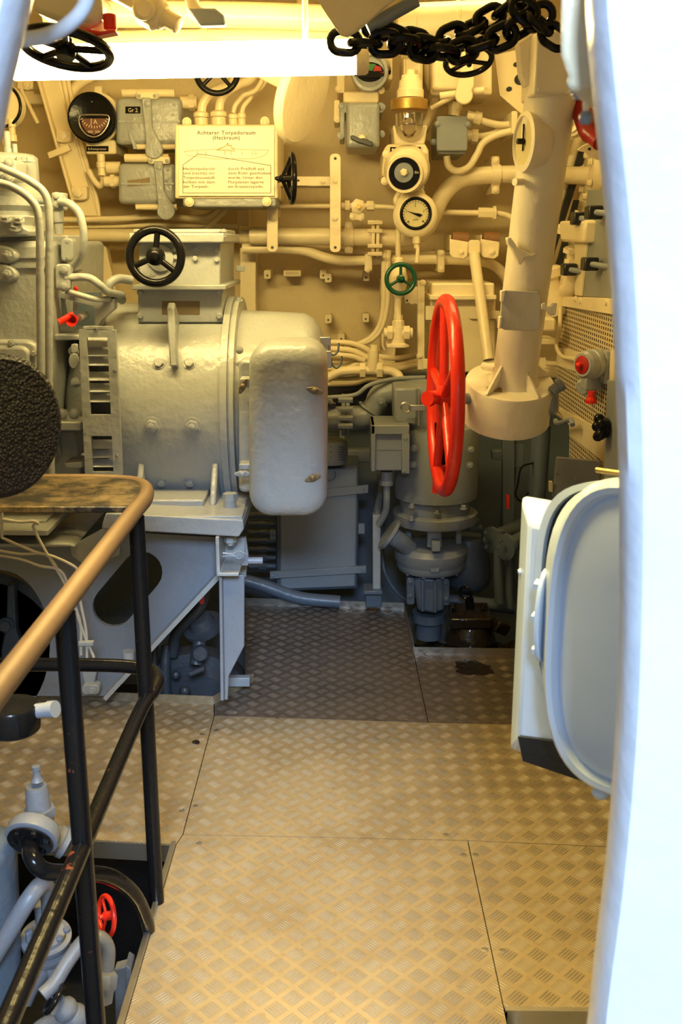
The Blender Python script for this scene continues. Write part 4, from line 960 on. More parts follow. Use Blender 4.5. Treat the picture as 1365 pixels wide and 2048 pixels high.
# bracket plates
t = thing('bracket_plate', 'long vertical cream strap plate crossing the main pipe, right of two', 'bracket', P(671,505,4.45))
sub(t, 'strap', MB().rect(660,307,682,505,4.45,.015,9), CREAM, .002)
sub(t, 'crossbar', MB().rect(560,353,662,374,4.47,.015).rect(560,370,662,374,4.47,.1), CREAM, .002)
bolts(t, [(671,361,4.45),(671,436,4.45)], 6, mat=CREAM); bolts(t, [(646,363,4.47)], 5, mat=CREAM)
sub(t, 'hole', MB().poly(ell(671,317,3,3,10), 4.449, .002).poly(ell(671,495,3,3,10), 4.449, .002).poly(ell(597,361,2.6,2.6,10), 4.469, .002), DARK)
sub(t, 'standoff', MB().rect(664,440,678,470,4.465,.34), CREAM)
t = thing('bracket_plate', 'shorter vertical cream strap plate crossing the main pipe, left of two', 'bracket', P(545,503,4.45))
sub(t, 'strap', MB().rect(534,402,556,504,4.45,.015,9), CREAM, .002); bolts(t, [(546,436,4.45)], 6, mat=CREAM)
sub(t, 'hole', MB().poly(ell(545,495,3,3,10), 4.449, .002), DARK)
sub(t, 'standoff', MB().rect(538,410,552,432,4.465,.34), CREAM)
# small valve and thin pipe
wp('thin cream pipe from the strap plate through the small valve to the gauge', [(556,413),(640,412),(700,413),(780,414),(806,422)], 4.5, 4.55)
t = thing('small_valve', 'small cream angle valve on the thin pipe left of the pressure gauge', 'valve', P(718,442,4.52))
sub(t, 'body', MB().cyl(P(683,412,4.55), P(750,412,4.55), .014, seg=16).cyl(P(690,412,4.55), P(700,412,4.55), .024, seg=6).cyl(P(734,412,4.55), P(748,412,4.55), .022, seg=6), CREAM, .002)
sub(t, 'cap', MB().lathe(P(716,413,4.55), (0,-1,0), [(.032,-.02),(.032,.03),(.024,.034)], 6), CREAM)
sub(t, 'cap_socket', MB().lathe(P(717,413,4.50), (0,-1,0), [(.010,0),(.010,.018)], 12), BRASS)
sub(t, 'lower_block', MB().rect(700,424,729,440,4.53,.05,5), CREAM, .003)
bolts(t, [(706,434,4.53),(722,435,4.53)], 5, mat=CREAM)
# big oval plate hanging below the lamp
c0 = P(606,188,3.72); nd = Vector((.86,-.36,-.34)).normalized()
t = thing('round_cover_plate', 'large tilted cream disc hanging below the lamp right of the sign', 'cover', P(600,290,3.75))
sub(t, 'disc', MB().lathe(c0, nd, [(.001,-.022),(.152,-.022),(.160,-.016),(.163,-.008),(.163,.010),(.156,.016),(.001,.018)], 56), CREAM)
sub(t, 'arm', MB().tube([c0-nd*.01, c0-nd*.25+Vector((0,.1,0.05)), P(640,160,4.3)], .02, 12, 4), CREAM)
sub(t, 'hanger', MB().cyl(c0+Vector((0,.02,.1)), c0+Vector((-.01,.05,.36)), .012), CREAM)
# rotary switch with T handle
t = thing('rotary_switch', 'grey rotary switch box with black T handle under the colour dial', 'switch', P(725,298,4.45))
sub(t, 'housing', pillow(693,206,760,296,8,4.45,.35,.02), GREY, smooth=50)
sub(t, 'flange', MB().rect(680,204,768,226,4.50,.30,5).rect(680,204,690,276,4.5,.3,4), GREY, .004)
bolts(t, [(684,213,4.5),(765,214,4.5),(681,272,4.5),(764,268,4.5)], 5, mat=GREY)
sub(t, 'pivot', pl(724,278,4.45, (0,-1,0), [(9,0),(8,12),(6,14)], 16), CREAM)
a = -.3
sub(t, 'handle', MB().poly([(701,272),(706,270),(722,277),(728,276),(746,284),(745,293),(738,292),(724,287),(718,286),(702,278)], 4.41, .02), PLAST, .003)
t = thing('junction_cover', 'cream hooded cover plate above the rotary switch', 'cover', P(720,202,4.5))
sub(t, 'hood', MB().rect(687,183,758,206,4.48,.3,5), CREAM, .006)
sub(t, 'ear', MB().rect(674,150,690,186,4.5,.3,3).rect(668,200,680,240,4.52,.3,3), CREAM, .003)
bolts(t, [(678,178,4.5),(763,180,4.5),(675,238,4.52)], 5.5, mat=CREAM)
t = thing('order_dial', 'round dial with green and red fields at the lamp end', 'gauge', P(740,178,4.45))
sub(t, 'housing', MB().rect(735,98,785,152,4.50,.30,6).rect(770,100,786,160,4.5,.3,5), CREAM, .005)
sub(t, 'case', pl(740,144,4.45, (0,-1,0), [(37,-20),(38,0),(36,8),(30,9),(28,2),(1,2)], 44), GREY)
dz = 4.425
sub(t, 'green_field', MB().poly([(715,138),(722,130),(738,127),(752,128),(744,143),(716,143)], 4.438, .003), GREENP)
sub(t, 'red_field', MB().poly([(751,130),(762,134),(764,142),(752,142),(746,144)], 4.438, .003).poly([(748,146),(768,144),(768,148),(750,152)], 4.438, .003), REDP)
sub(t, 'dark_face', MB().poly(ell(740,144,28,20,32), 4.442, .003), BLACK)
sub(t, 'handle', MB().poly([(710,147),(735,140),(746,142),(768,146),(768,152),(744,156),(730,154),(708,151)], 4.41, .012), BLACK, .002)
# lamp with glass dome and switch case
t = thing('wall_lamp', 'wall lamp with clear glass dome and brass ring above a round switch case', 'lamp', P(817,290,4.35))
YL = 4.35
sub(t, 'cap', pl(821,196,YL, (0,0,1), [(27,0),(27,14),(24,17),(22,32),(19,34),(18,42),(9,44),(8,52)], 32), CREAM)
sub(t, 'brass_ring', pl(819,222,YL, (0,0,1), [(33,0),(37,2),(37,20),(33,22)], 44), BRASS)
sub(t, 'glass_dome', pl(819,222,YL, (0,0,-1), [(28,-4),(28,30),(25,42),(18,52),(8,57),(1,58)], 36), GLASS)
sub(t, 'bulb', pl(819,225,YL, (0,0,-1), [(8,0),(8,12),(11,20),(11,30),(6,40),(1,42)], 20), GLASS)
sub(t, 'rear_post', MB().rect(808,100,846,190,YL+.1,.30).rect(812,100,842,180,YL+.06,.06), CREAM, .004)
sub(t, 'back_shell', MB().poly([(786,250),(856,250),(850,290),(790,290)], YL+.03, .35), CREAM, .008)
t = thing('key_switch', 'cream round switch case with black EIN dial and dark nameplate', 'switch', P(812,375,4.35))
sub(t, 'case', MB().poly([(768,300),(775,288),(850,285),(858,300),(860,350),(840,372),(790,374),(764,350)], 4.38, .40), CREAM, .012)
sub(t, 'dome', pl(814,338,4.38, (0,-1,-.15), [(46,-10),(46,10),(40,26),(34,30)], 44), CREAM)
sub(t, 'dial_ring', pl(809,347,4.33, (0,-1,-.15), [(36,-10),(37,6),(36,12),(32,12),(30,4)], 44), CREAM)
dl = sub(t, 'dial', pl(809,347,4.32, (0,-1,-.15), [(31,-4),(31,3),(1,3)], 40), BLACK)
sub(dl, 'dial_plate', pl(808,345,4.315, (0,-1,-.15), [(19,0),(19,3),(1,3)], 30), GREYG)
sub(dl, 'key_boss', pl(808,345,4.30, (0,-1,-.15), [(8,-4),(7,6),(5,8)], 6), CREAM)
sub(dl, 'lettering', MB().text('Ein', 830, 347, 4.285, 5), INKW)
nm = sub(t, 'nameplate', MB().rect(781,294,842,304,4.368,.008), BLACK)
bolts(nm, [(786,299,4.367),(838,299,4.367)], 1.8, mat=STEEL, name='screw'); bolts(t, [(773,308,4.37),(848,306,4.37),(770,362,4.37)], 6, mat=CREAM)
sub(t, 'lower_tag', MB().poly([(818,370),(848,362),(849,376),(822,380)], 4.36, .01), GREY)
# pressure gauge
t = thing('pressure_gauge', 'cream pressure gauge with yellow dial and black rim below the switch case', 'gauge', P(832,470,4.42))
sub(t, 'backplate', MB().poly([(806,372),(846,372),(852,388),(868,400)]+ell(831,432,44,44,24,0,30,-210)+[(792,402),(802,392)], 4.44, .06), CREAM, .010)
sub(t, 'case', pl(832,430,4.42, (0,-1,0), [(42,-6),(43,4),(38,10),(33,12)], 48), CREAM)
sub(t, 'bezel', MB().torus(P(832,427,4.39), (0,1,0), 29*S(832,427,4.39), 3.2*S(832,427,4.39)), BLACK)
dl = sub(t, 'dial', pl(832,427,4.395, (0,-1,0), [(28,0),(28,2),(1,2)], 44), DIAL)
m = MB()
for k in range(21):
    a = math.radians(225-270*k/20); r0 = 22 if k % 5 else 20
    m.line([(832+r0*math.cos(a),427-r0*math.sin(a)),(832+26*math.cos(a),427-26*math.sin(a))], 4.389, .9)
for s_, x, y in (('0',818,445),('1',813,424),('2',831,411),('3',848,423),('4',846,443)): m.text(s_, x, y+2, 4.389, 5, 'CENTER')
m.text('mWS', 832, 441, 4.389, 3.5, 'CENTER')
sub(dl, 'scale_marks', m, BLACK)
sub(dl, 'needle', MB().poly([(812,421),(830,426),(840,427),(846,430),(840,434),(833,431)], 4.385, .002), BLACK)
sub(t, 'union', pl(834,478,4.42, (0,0,1), [(5,-18),(5,-10),(8,-8),(8,4),(6,6),(6,12)], 6), CREAM)
wp('thin cream capillary hanging from the pressure gauge', [(834,485),(836,500),(834,525)], 4, 4.42)
wp('slim cream pipe rising from the green valve beside the gauge', [(797,525),(797,470),(800,420),(792,400),(806,376)], 5.5, 4.5)
# green valve
t = wheel('handwheel', 'small dark green handwheel on the vertical valve left of the cabinet', P(802,558,4.28), (.08,-1,.02), 28.5*S(802,558,4.28), 4.6*S(802,558,4.28), 3, GREEN, 8*S(802,558,4.28), .05, .0, spr=3*S(802,558,4.28))
t = thing('vertical_valve', 'cream valve with bolted cross body below the green handwheel', 'valve', P(795,695,4.4))
sub(t, 'bonnet', pl(797,586,4.40, (0,0,1), [(7,-10),(12,0),(17,14),(18,30),(14,48),(10,54),(10,66),(6,70)], 20), CREAM)
sub(t, 'spindle', MB().cyl(P(802,558,4.28), P(798,560,4.42), .012), CREAM)
sub(t, 'tube', pipe([(797,590,4.4),(796,620,4.4),(797,650,4.4)], 7), CREAM)
sub(t, 'union_nut', pl(797,650,4.40, (0,0,1), [(12,-8),(12,8),(9,10),(9,20)], 6), CREAM)
sub(t, 'body', pl(797,694,4.40, (0,0,1), [(22,0),(22,4),(14,8),(12,26),(12,40)], 20).cyl(P(768,666,4.40), P(826,666,4.40), .022, seg=16).cyl(P(775,666,4.40), P(786,666,4.40), .032, seg=6).cyl(P(808,666,4.40), P(820,666,4.40), .032, seg=6), CREAM, .002)
sub(t, 'square_base', MB().rect(774,688,812,696,4.36,.12), CREAM, .003)
sub(t, 'chain', MB().tube([P(767,668,4.38),P(766,690,4.38),P(770,700,4.38)], .004, 6, 3), CREAM)
# grey-green terminal box with cables
t = thing('cable_junction_box', 'flat green-grey junction box with three glands in the upper right', 'junction box', P(902,308,4.5))
sub(t, 'housing', MB().rect(877,236,933,308,4.50,.35,4), GREYG, .006); sub(t, 'lid', MB().rect(874,232,936,302,4.47,.03,5), GREYG, .004)
bolts(t, [(876,248,4.47),(936,248,4.47),(868,284,4.5)], 5, mat=GREYG)
for x0, y0, x1, y1 in ((934,232,962,240),(932,272,956,274),(908,232,912,205)): sub(t, 'gland', MB().cyl(P(x0,y0,4.6), P(x1,y1,4.6), .025).cyl(P((x0+x1)/2,(y0+y1)/2,4.6), P(x1,y1,4.6), .030, seg=6), CREAM)
wp('cream cable from the upper gland of the junction box to the column', [(955,238),(980,246),(1010,250),(1060,240)], 7, 4.6, name='cable')
wp('cream cable from the lower gland of the junction box', [(952,274),(980,270),(1010,258),(1060,250)], 7, 4.62, name='cable')
wp('cream cable looping down under the junction box and back up', [(894,312),(898,332),(915,342),(938,334),(955,308),(968,285),(1000,268),(1060,256)], 7, 4.55, name='cable')
t = thing('cable_clip', 'cream clip bundling the junction box cables beside the column', 'clip', P(1030,262,4.52))
sub(t, 'strap', MB().rect(1024,222,1036,268,4.52,.35,3), CREAM, .003)
# upper right box
t = thing('relay_box', 'large cream relay box with round lever under the black chain', 'switch box', P(930,190,4.45))
sub(t, 'housing', pillow(864,96,928,182,8,4.45,.4,.02), CREAM, smooth=50)
sub(t, 'flange', MB().rect(862,96,985,190,4.50,.3,6), CREAM, .006)
sub(t, 'lever', MB().poly([(925,96),(948,96),(950,170)]+ell(929,190,18,19,14,0,30,-210)+[(920,150)], 4.40, .02), CREAM, .006)
sub(t, 'rod', MB().cyl(P(880,192,4.44), P(968,180,4.44), .014), CREAM)
wp('cream pipe slanting up left of the relay box', [(848,262),(866,220),(870,190),(858,160),(856,100)], 9, 4.6)
wp('cream flat strut slanting from the lamp ring to the relay box', [(862,218),(890,202),(915,190)], 5, 4.5)
wp('slim cream pipe behind the relay box lever', [(853,110),(853,180),(862,200)], 6, 4.66)
t = thing('hull_frame_web', 'cream hull frame web with round holes at upper right', 'frame', P(1050,230,4.6))
sub(t, 'web', MB().poly([(990,110),(1075,90),(1072,240),(1060,242),(1000,190)], 4.6, .02), CREAM)
for x, y, r in ((1033,129,6),(1044,158,15),(1019,178,6)): sub(t, 'hole', MB().poly(ell(x,y,r,r*.8,20,-20), 4.598, .003), DARK)
# thin line with fitting
wp('thin cream line right of the main bend turning down behind the column', [(868,424),(910,425),(960,426),(1005,428),(1028,440),(1036,465),(1030,520),(1020,560)], 5.5, 4.66)
t = thing('line_coupling', 'cream hexagonal coupling on the thin line right of the main bend', 'fitting', P(972,436,4.62))
sub(t, 'coupling', MB().cyl(P(957,426,4.66), P(986,427,4.66), .024, seg=6).cyl(P(986,427,4.66), P(992,427,4.66), .032, seg=6), CREAM)
# roller bracket & strut
t = thing('roller_bracket', 'cream double roller bracket with rust-brown rollers under the thin line', 'bracket', P(948,518,4.5))
for x0, x1 in ((900,938),(962,1000)):
    sub(t, 'cheek', MB().poly([(x0,478),(x1,484),(x1-2,512),(x1-10,518),(x0+6,515),(x0,508)], 4.46, .012), CREAM, .003)
    sub(t, 'roller', MB().cyl(P(x0+4,480,4.52), P(x1-2,482,4.52), .035), RUST); bolts(t, [((x0+x1)/2+4,504,4.46)], 5, mat=CREAM)
    sub(t, 'back_plate', MB().rect(x0,470,x1,500,4.56,.25), CREAM)
sub(t, 'clevis', MB().rect(938,480,962,510,4.44,.02,6), CREAM, .004)
solo('support_strut', 'cream tubular strut slanting down from the roller bracket to the drum base', 'strut', MB().cyl(P(949,508,4.42), P(978,720,4.25), 11*S(950,508,4.42), seg=20), CREAM)
# cream cabinet behind red wheel
t = thing('wall_cabinet', 'cream wall cabinet with straps behind the red wheel', 'cabinet', P(920,750,4.45))
sub(t, 'body', MB().rect(862,600,992,745,4.42,.40), CREAM, .006)
sub(t, 'lid', MB().rect(864,566,990,602,4.38,.44,4), CREAM, .008); sub(t, 'lid_edge', MB().rect(860,590,994,600,4.36,.46), CREAM, .004)
for q_ in ((940,622,1000,638),(852,612,870,640),(846,718,862,738)): sub(t, 'strap', MB().rect(*q_,4.40,.02), CREAM, .002)
sub(t, 'side_rail', MB().rect(836,562,850,740,4.44,.05), CREAM, .003)
bolts(t, [(846,566,4.44),(1000,640,4.4),(840,712,4.44)], 5, mat=CREAM)
t = thing('serrated_plate', 'small cream plate with serrated lower edge beside the green wheel', 'plate', P(830,608,4.45))
sub(t, 'plate', MB().poly([(808,585),(812,608),(818,605),(824,609),(830,606),(836,609),(842,605),(848,604),(850,572),(826,574)], 4.45, .01), CREAM)
sub(t, 'hole', MB().poly(ell(815,601,2,2,8), 4.448, .003).poly(ell(838,602,2,2,8), 4.448, .003), DARK)
# wall lugs
for x, y, where in ((535,549,'leftmost of the upper row'),(647,549,'in the middle of the upper row'),(657,556,'overlapping the middle lug of the upper row'),(733,553,'rightmost of the upper row'),(657,638,'left of the lower pair'),(732,636,'right of the lower pair'),(683,676,'just above the cable bundle')):
    t = thing('wall_lug', 'small cream welded wall lug, '+where, 'bracket', P(x,y,4.86), 'welded lugs on the aft wall')
    sub(t, 'lug', MB().rect(x-7,y-9,x+7,y+9,4.84,.15,3), CREAM, .002); sub(t, 'hole', MB().poly(ell(x,y+2,2,2,8), 4.838, .003), DARK)
t = thing('wall_lug', 'flat cream slotted plate on the wall between the upper lugs', 'bracket', P(584,548,4.86))
sub(t, 'lug', MB().rect(567,541,602,553,4.85,.15), CREAM, .002); sub(t, 'slot', MB().rect(572,543,598,549,4.848,.003), WALLC)
# cables
cab = [([(640,685),(700,686),(740,702),(765,725),(778,735)],'topmost'),([(640,697),(700,700),(735,716),(760,735)],'second'),([(640,709),(700,712),(730,722)],'third'),([(640,722),(700,722),(735,712),(800,716),(850,705)],'fourth'),
       ([(640,735),(690,738),(720,728),(800,730),(850,716)],'fifth'),([(650,748),(700,748),(740,742),(790,738),(850,728)],'sixth'),([(650,762),(700,764),(740,758),(790,745)],'lowest')]
for i, (p, w) in enumerate(cab): wp(w+' cable of the bundle between motor cover and red wheel', p, 5.6, 4.55-.02*(i % 3)+.03, name='cable')
for i, w in enumerate(('left','right')): wp('cream cable rising from the bundle, '+w+' of a pair', [(690+i*8,696-i*2),(735+i*8,680),(760+i*6,650),(768+i*8,600),(768+i*8,545),(770+i*8,500)], 5.5, 4.62, name='cable')
t = thing('pipe_tee', 'thick cream T-shaped pipe union in the cable bundle', 'fitting', P(742,750,4.4))
sub(t, 'run', pipe([(655,756,4.42),(680,744,4.42),(705,741,4.42),(740,741,4.42),(780,742,4.42),(796,750,4.4),(803,765,4.38)], 9.5), CREAM)
sub(t, 'branch', MB().cyl(P(745,742,4.42), P(748,700,4.42), 11*S(745,730,4.42)).cyl(P(748,704,4.42), P(749,690,4.42), 8*S(745,730,4.42)), CREAM)
for x_ in (720, 754): sub(t, 'union_nut', MB().cyl(P(x_,741,4.42), P(x_+11,741,4.42), .035, seg=6), CREAM)
wp('thin cream cable sagging under the pipe union', [(655,770),(710,768),(740,760),(800,764),(850,758)], 4, 4.5, name='cable')
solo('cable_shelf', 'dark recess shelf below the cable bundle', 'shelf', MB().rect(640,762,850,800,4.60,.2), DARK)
# ================================================================== PUMP AND LOWER AFT
t = thing('elbow_pipe', 'thick grey elbow pipe with bolted flange left of the vertical pump', 'pipe', P(740,860,4.2))
sub(t, 'bend', pipe([(645,838,4.22),(700,836,4.22),(735,832,4.22),(752,812,4.22),(762,792,4.22),(790,784,4.22),(820,784,4.24)], 24, None, 20), GREYG)
for x in (687,696): sub(t, 'flange_ring', MB().cyl(P(x-4,830,4.22), P(x+4,830,4.22), 42*S(690,830,4.22), seg=36), GREYG, .003)
for y in (800,818,836,852): sub(t, 'bolt', MB().cyl(P(677,y,4.10), P(706,y,4.10), .012, seg=6), GREYG)
sub(t, 'weld_ring', MB().torus(P(741,820,4.22), (P(752,806,4.22)-P(735,830,4.22)), 24.5*S(740,820,4.22), .006), GREYG)
sub(t, 'plug', MB().hexb(P(762,802,4.13), (0,-1,0), .014, .02), GREYG)
solo('pipe', 'thin grey line arching over the elbow pipe', 'pipe', pipe([(655,795,4.15),(710,790,4.15),(740,770,4.15),(790,758,4.2),(850,755,4.25)], 4.5), GREYG)
t = thing('black_cock', 'small black lever cock between motor cover and elbow pipe', 'valve', P(665,820,3.7))
sub(t, 'body', MB().cyl(P(655,800,3.7), P(662,820,3.7), .018), GREYG); sub(t, 'lever', MB().rect(655,806,672,818,3.66,.02,4), PLAST, .002)
# motor pump
YP = 4.12; up = (0,0,1)
t = thing('vertical_pump', 'tall grey vertical pump with motor, flanges and round volute', 'pump', P(855,1240,YP))
sub(t, 'motor_cap', pl(850,850,YP, up, [(60,0),(60,76),(58,82),(44,86),(42,80),(30,84),(1,88)], 48), GREYG)
sub(t, 'terminal_hood', MB().poly([(789,776),(836,776),(836,852),(789,846)], YP-.16, .20), GREYG, .01)
sub(t, 'motor_body', pl(872,985,YP, up, [(62,-18),(82,-6),(83,4),(83,130),(80,138),(62,142)], 56), GREYG)
sub(t, 'motor_waist', pl(870,1020,YP, up, [(66,-10),(70,0),(71,34),(66,46)], 48), GREYG)
sub(t, 'coupling_flange', pl(870,1034,YP, up, [(82,-8),(84,-4),(84,12),(80,15),(60,17)], 56), GREYG)
for x, y in ((824,1014),(928,1017),(875,1026),(823,1039)): sub(t, 'bolt', MB().hexb(P(x,y,YP-.15), up, .011, .014), GREYG)
for x, y in ((828,897),(827,930),(943,900),(941,931)): sub(t, 'bolt', MB().hexb(P(x,y,YP-.165), (.1,-1,0), .011, .010), GREYG)
for x in (818, 870, 918):
    sub(t, 'lantern_post', MB().poly([(x-12,1036),(x+12,1036),(x+16,1096),(x-16,1096)] if x == 870 else [(x-6,1036),(x+6,1036),(x+6,1090),(x-6,1090)], YP-.12 if x == 870 else YP-.02, .04), GREYG, .006)
sub(t, 'volute', pl(862,1108,YP, up, [(50,-34),(62,-28),(66,-16),(72,-6),(72,10),(64,20),(48,24),(20,24)], 56), GREYG)
sub(t, 'volute_flange', pl(862,1128,YP, up, [(56,-10),(64,-8),(68,-2),(68,6)], 48), GREYG)
for k in range(10):
    a = 2*PI*k/10; c = P(862,1134,YP) + Vector((math.cos(a),math.sin(a),0))*.125
    sub(t, 'bolt', MB().hexb(c, (0,0,-1), .009, .012, False), GREYG)
sub(t, 'discharge', pipe([(818,1095,4.05),(795,1078,4.0),(776,1066,4.0)], 18), GREYG)
sub(t, 'discharge_flange', MB().cyl(P(782,1070,3.98), P(776,1066,3.98), 34*S(780,1068,3.98), seg=32), GREYG)
for q_ in ((864,1084,882,1104,YP-.17),(861,1130,880,1146,YP-.15)): sub(t, 'drain_tap', MB().rect(*q_,.05), GREYG, .004)
sub(t, 'shaft_tube', pl(858,1170,YP-.02, up, [(10,-10),(10,24)], 20), GREYD)
sub(t, 'suction_casing', MB().poly([(828,1160),(846,1154),(870,1158),(888,1154),(890,1222),(866,1228),(836,1222)], YP-.10, .14), GREYD, .012)
sub(t, 'rib', MB().rect(843,1160,849,1224,YP-.12,.03).rect(868,1162,874,1226,YP-.12,.03), GREYD, .003)
for q_ in ((814,1156,830,1210),(886,1158,900,1212)): sub(t, 'side_lug', MB().rect(*q_,YP-.09,.06,5), GREYD, .004)
bolts(t, [(821,1164,YP-.09),(821,1192,YP-.09),(893,1166,YP-.09),(893,1198,YP-.09)], 5, mat=GREYD)
sub(t, 'suction_base', pl(858,1255,YP, up, [(26,-20),(26,10),(34,16),(34,34)], 24), GREYD)
# hasp with padlock
sub(t, 'latch', MB().rect(818,810,852,822,YP-.22,.012).rect(836,776,840,852,YP-.19,.02), STEEL, .002)
sub(t, 'latch_ring', MB().torus(P(812,815,YP-.22), (0,1,0), .016, .004, 24, 8, 1.2), STEEL)
t = thing('switch_cabinet', 'grey rectangular terminal case on the left side of the vertical pump', 'terminal box', P(780,945,3.95))
sub(t, 'housing', MB().rect(744,866,818,942,3.92,.2), GREYG, .006); sub(t, 'lid', MB().rect(742,850,820,870,3.90,.22).poly([(742,850),(742,944),(752,944),(752,850)], 3.90, .2), GREYG, .005)
sub(t, 'flange', MB().rect(804,868,820,948,3.90,.02), GREYG, .003); sub(t, 'seam', MB().rect(754,897,804,900,3.917,.006), GREYG)
bolts(t, [(812,876,3.9),(808,942,3.9)], 3.5, mat=GREYG)
sub(t, 'gland', pl(774,950,3.98, (0,0,-1), [(12,-8),(12,10),(14,10),(14,20),(8,22)], 18), GREYG)
solo('cable', 'grey cable dropping from the pump terminal case gland', 'cable', pipe([(774,968,3.98),(774,1000,3.98),(771,1025,4.0),(758,1048,4.02)], 7), GREYG)
t = thing('floor_post', 'shiny grey steel post standing on the deck left of the pump', 'post', P(754,1205,4.1))
sub(t, 'post', MB().rect(746,1030,762,1190,4.05,.05), GREY, .004); sub(t, 'post_arm', pipe([(754,1050,4.07),(756,1020,4.1),(764,980,4.2),(762,950,4.3)], 8), GREYD)
sub(t, 'post_foot', MB().rect(728,1182,766,1190,4.02,.1).rect(732,1188,764,1215,4.06,.06), GREYD, .004)
solo('cable', 'thin dark cable sagging from the pump to the deck edge', 'cable', pipe([(766,1000,4.3),(766,1120,4.3),(780,1165,4.25),(805,1195,4.2),(825,1206,4.1)], 3.5), GREYD)
# grey cabinet with straps
t = thing('electrical_cabinet', 'blue-grey wall cabinet with two slanted straps below the motor cover', 'cabinet', P(635,1190,4.3))
sub(t, 'body', MB().poly([(550,936),(719,932),(716,1178),(553,1184)], 4.32, .35), GREYD, .01)
sub(t, 'door', MB().poly([(558,942),(716,936),(712,1174),(560,1180)], 4.30, .03), GREYG, .008)
sub(t, 'strap', MB().poly([(549,990),(737,970),(737,986),(549,1006)], 4.285, .015), GREYG, .002)
sub(t, 'strap', MB().poly([(540,1144),(733,1132),(733,1146),(540,1158)], 4.285, .015), GREYG, .002)
sub(t, 'lug', MB().rect(540,1060,556,1080,4.33,.02).rect(717,1048,730,1068,4.33,.02), GREYG, .002)
sub(t, 'handle_ring', MB().torus(P(660,950,4.292), (0,1,0), .024, .002, 24, 6, 1, PI*.0, PI), GREYD)
bolts(t, [(728,978,4.285),(725,1139,4.285),(546,1152,4.285),(547,1071,4.33)], 3.2, mat=GREYG)
for i in range(7):
    y = 1030+i*17
    solo('cable_gland', 'dark horizontal cable gland %s the row left of the cabinet' % ('first from top of','second from top of','third from top of','in the middle of','third from bottom of','second from bottom of','lowest of')[0+i] if False else
         ('topmost','second from top','third from top','middle','third from bottom','second from bottom','lowest')[i]+' dark cable gland in the column left of the blue-grey cabinet', 'gland',
         MB().cyl(P(498,y,4.36), P(552,y,4.36), .013, seg=14).cyl(P(518,y,4.36), P(534,y,4.36), .017, seg=6), GREYD, group='glands left of the cabinet')
solo('bilge_pipe', 'dark pipe running along the deck edge under the cabinet', 'pipe', pipe([(480,1158,4.2),(530,1172,4.2),(600,1196,4.2),(680,1204,4.2)], 13), GREYD)
t = thing('perforated_drum', 'small grey drum with perforated side behind the motor cover', 'drum', P(670,930,4.3))
sub(t, 'drum', pl(660,925,4.3, up, [(34,0),(36,6),(36,38),(33,46),(1,52)], 40), GREYG)
m = MB()
for r_ in range(6):
    for k in range(12):
        x = 652+k*3.3+(r_ % 2)*1.6; y = 894+r_*5.2
        if x < 692: m.poly(ell(x,y,1.1,1.4,6), 4.3-.077+abs(x-662)*.0006, .004)
sub(t, 'perforations', m, DARK)
solo('wall_beam', 'grey horizontal beam behind the drum and pump', 'beam', MB().rect(640,900,800,925,4.55,.06).rect(680,850,690,925,4.55,.06), GREYG, .004)
# right of pump
t = thing('strainer', 'dark blue-grey canister with clamped cap right of the pump', 'filter', P(935,1175,4.25))
sub(t, 'body', pl(936,1160,4.25, up, [(20,-22),(34,-16),(44,0),(46,16),(40,60),(36,84),(34,90)], 40), GREYD)
sub(t, 'cap', pl(944,1058,4.22, up, [(14,0),(15,20),(12,22),(12,34)], 20).rect(926,1054,966,1060,4.2,.05), GREYD, .003)
sub(t, 'outlet', pl(934,1190,4.25, up, [(16,-20),(16,10)], 20), GREYD)
for label, pts, r, Y in (('slim dark vertical pipe right of the pump motor',[(1022,860),(1020,960),(1006,1100)],12,4.35),('wide dark vertical pipe under the drum base',[(1083,850),(1078,930),(1070,1010),(1050,1080)],20,4.3),('vertical pale-lit pipe near the white hatch',[(1000,1060),(997,1130),(1000,1205)],10,4.1),('dark horizontal pipe behind the oily bilge cover',[(880,1200),(940,1204),(1030,1216)],13,4.15),('second dark vertical pipe beside the strainer',[(1022,1110),(1020,1180),(1022,1216)],8,4.1)):
    solo('bilge_pipe', label, 'pipe', pipe(pts, r, Y), GREYD)
solo('hanging_rail', 'dark flat steel rail hanging behind the pump under the drum base', 'rail', MB().rect(1006,870,1030,1070,4.28,.04).rect(1026,890,1048,935,4.3,.05).rect(985,902,1008,920,4.3,.05), GREYD, .003)
solo('red_lever', 'small red lever bar on the dark rail right of the pump', 'lever', MB().rect(1014,990,1019,1018,4.2,.02,2), RED)
for label, x, y, Y in (('upper grey pipe flange above the bilge right of the strainer',981,1080,4.12),('grey round flange half hidden by the white hatch',1010,1095,4.0)):
    t = thing('pipe_flange', label, 'flange', P(x,y+26,Y))
    sub(t, 'flange_ring', MB().lathe(P(x,y,Y), (-.8,-.6,0), [(.04,-.02),(.055,-.018),(.055,0),(.03,.004)], 28), GREYD)
    sub(t, 'pipe_stub', MB().cyl(P(x,y,Y), P(x,y,Y)+Vector((.35,.45,0)), .035), GREYD)
    bolts(t, [(x-9,y-14,Y-.04),(x-9,y+14,Y-.04),(x-12,y,Y-.05)], 4, (-.8,-.6,0), mat=GREYD)
solo('cable', 'thin black cable loop beside the wide dark pipe', 'cable', pipe([(1070,925,4.28),(1044,935,4.2),(1036,970,4.2),(1032,990,4.2),(1044,1002,4.2),(1058,985,4.2)], 2, None, 8), BLACK)
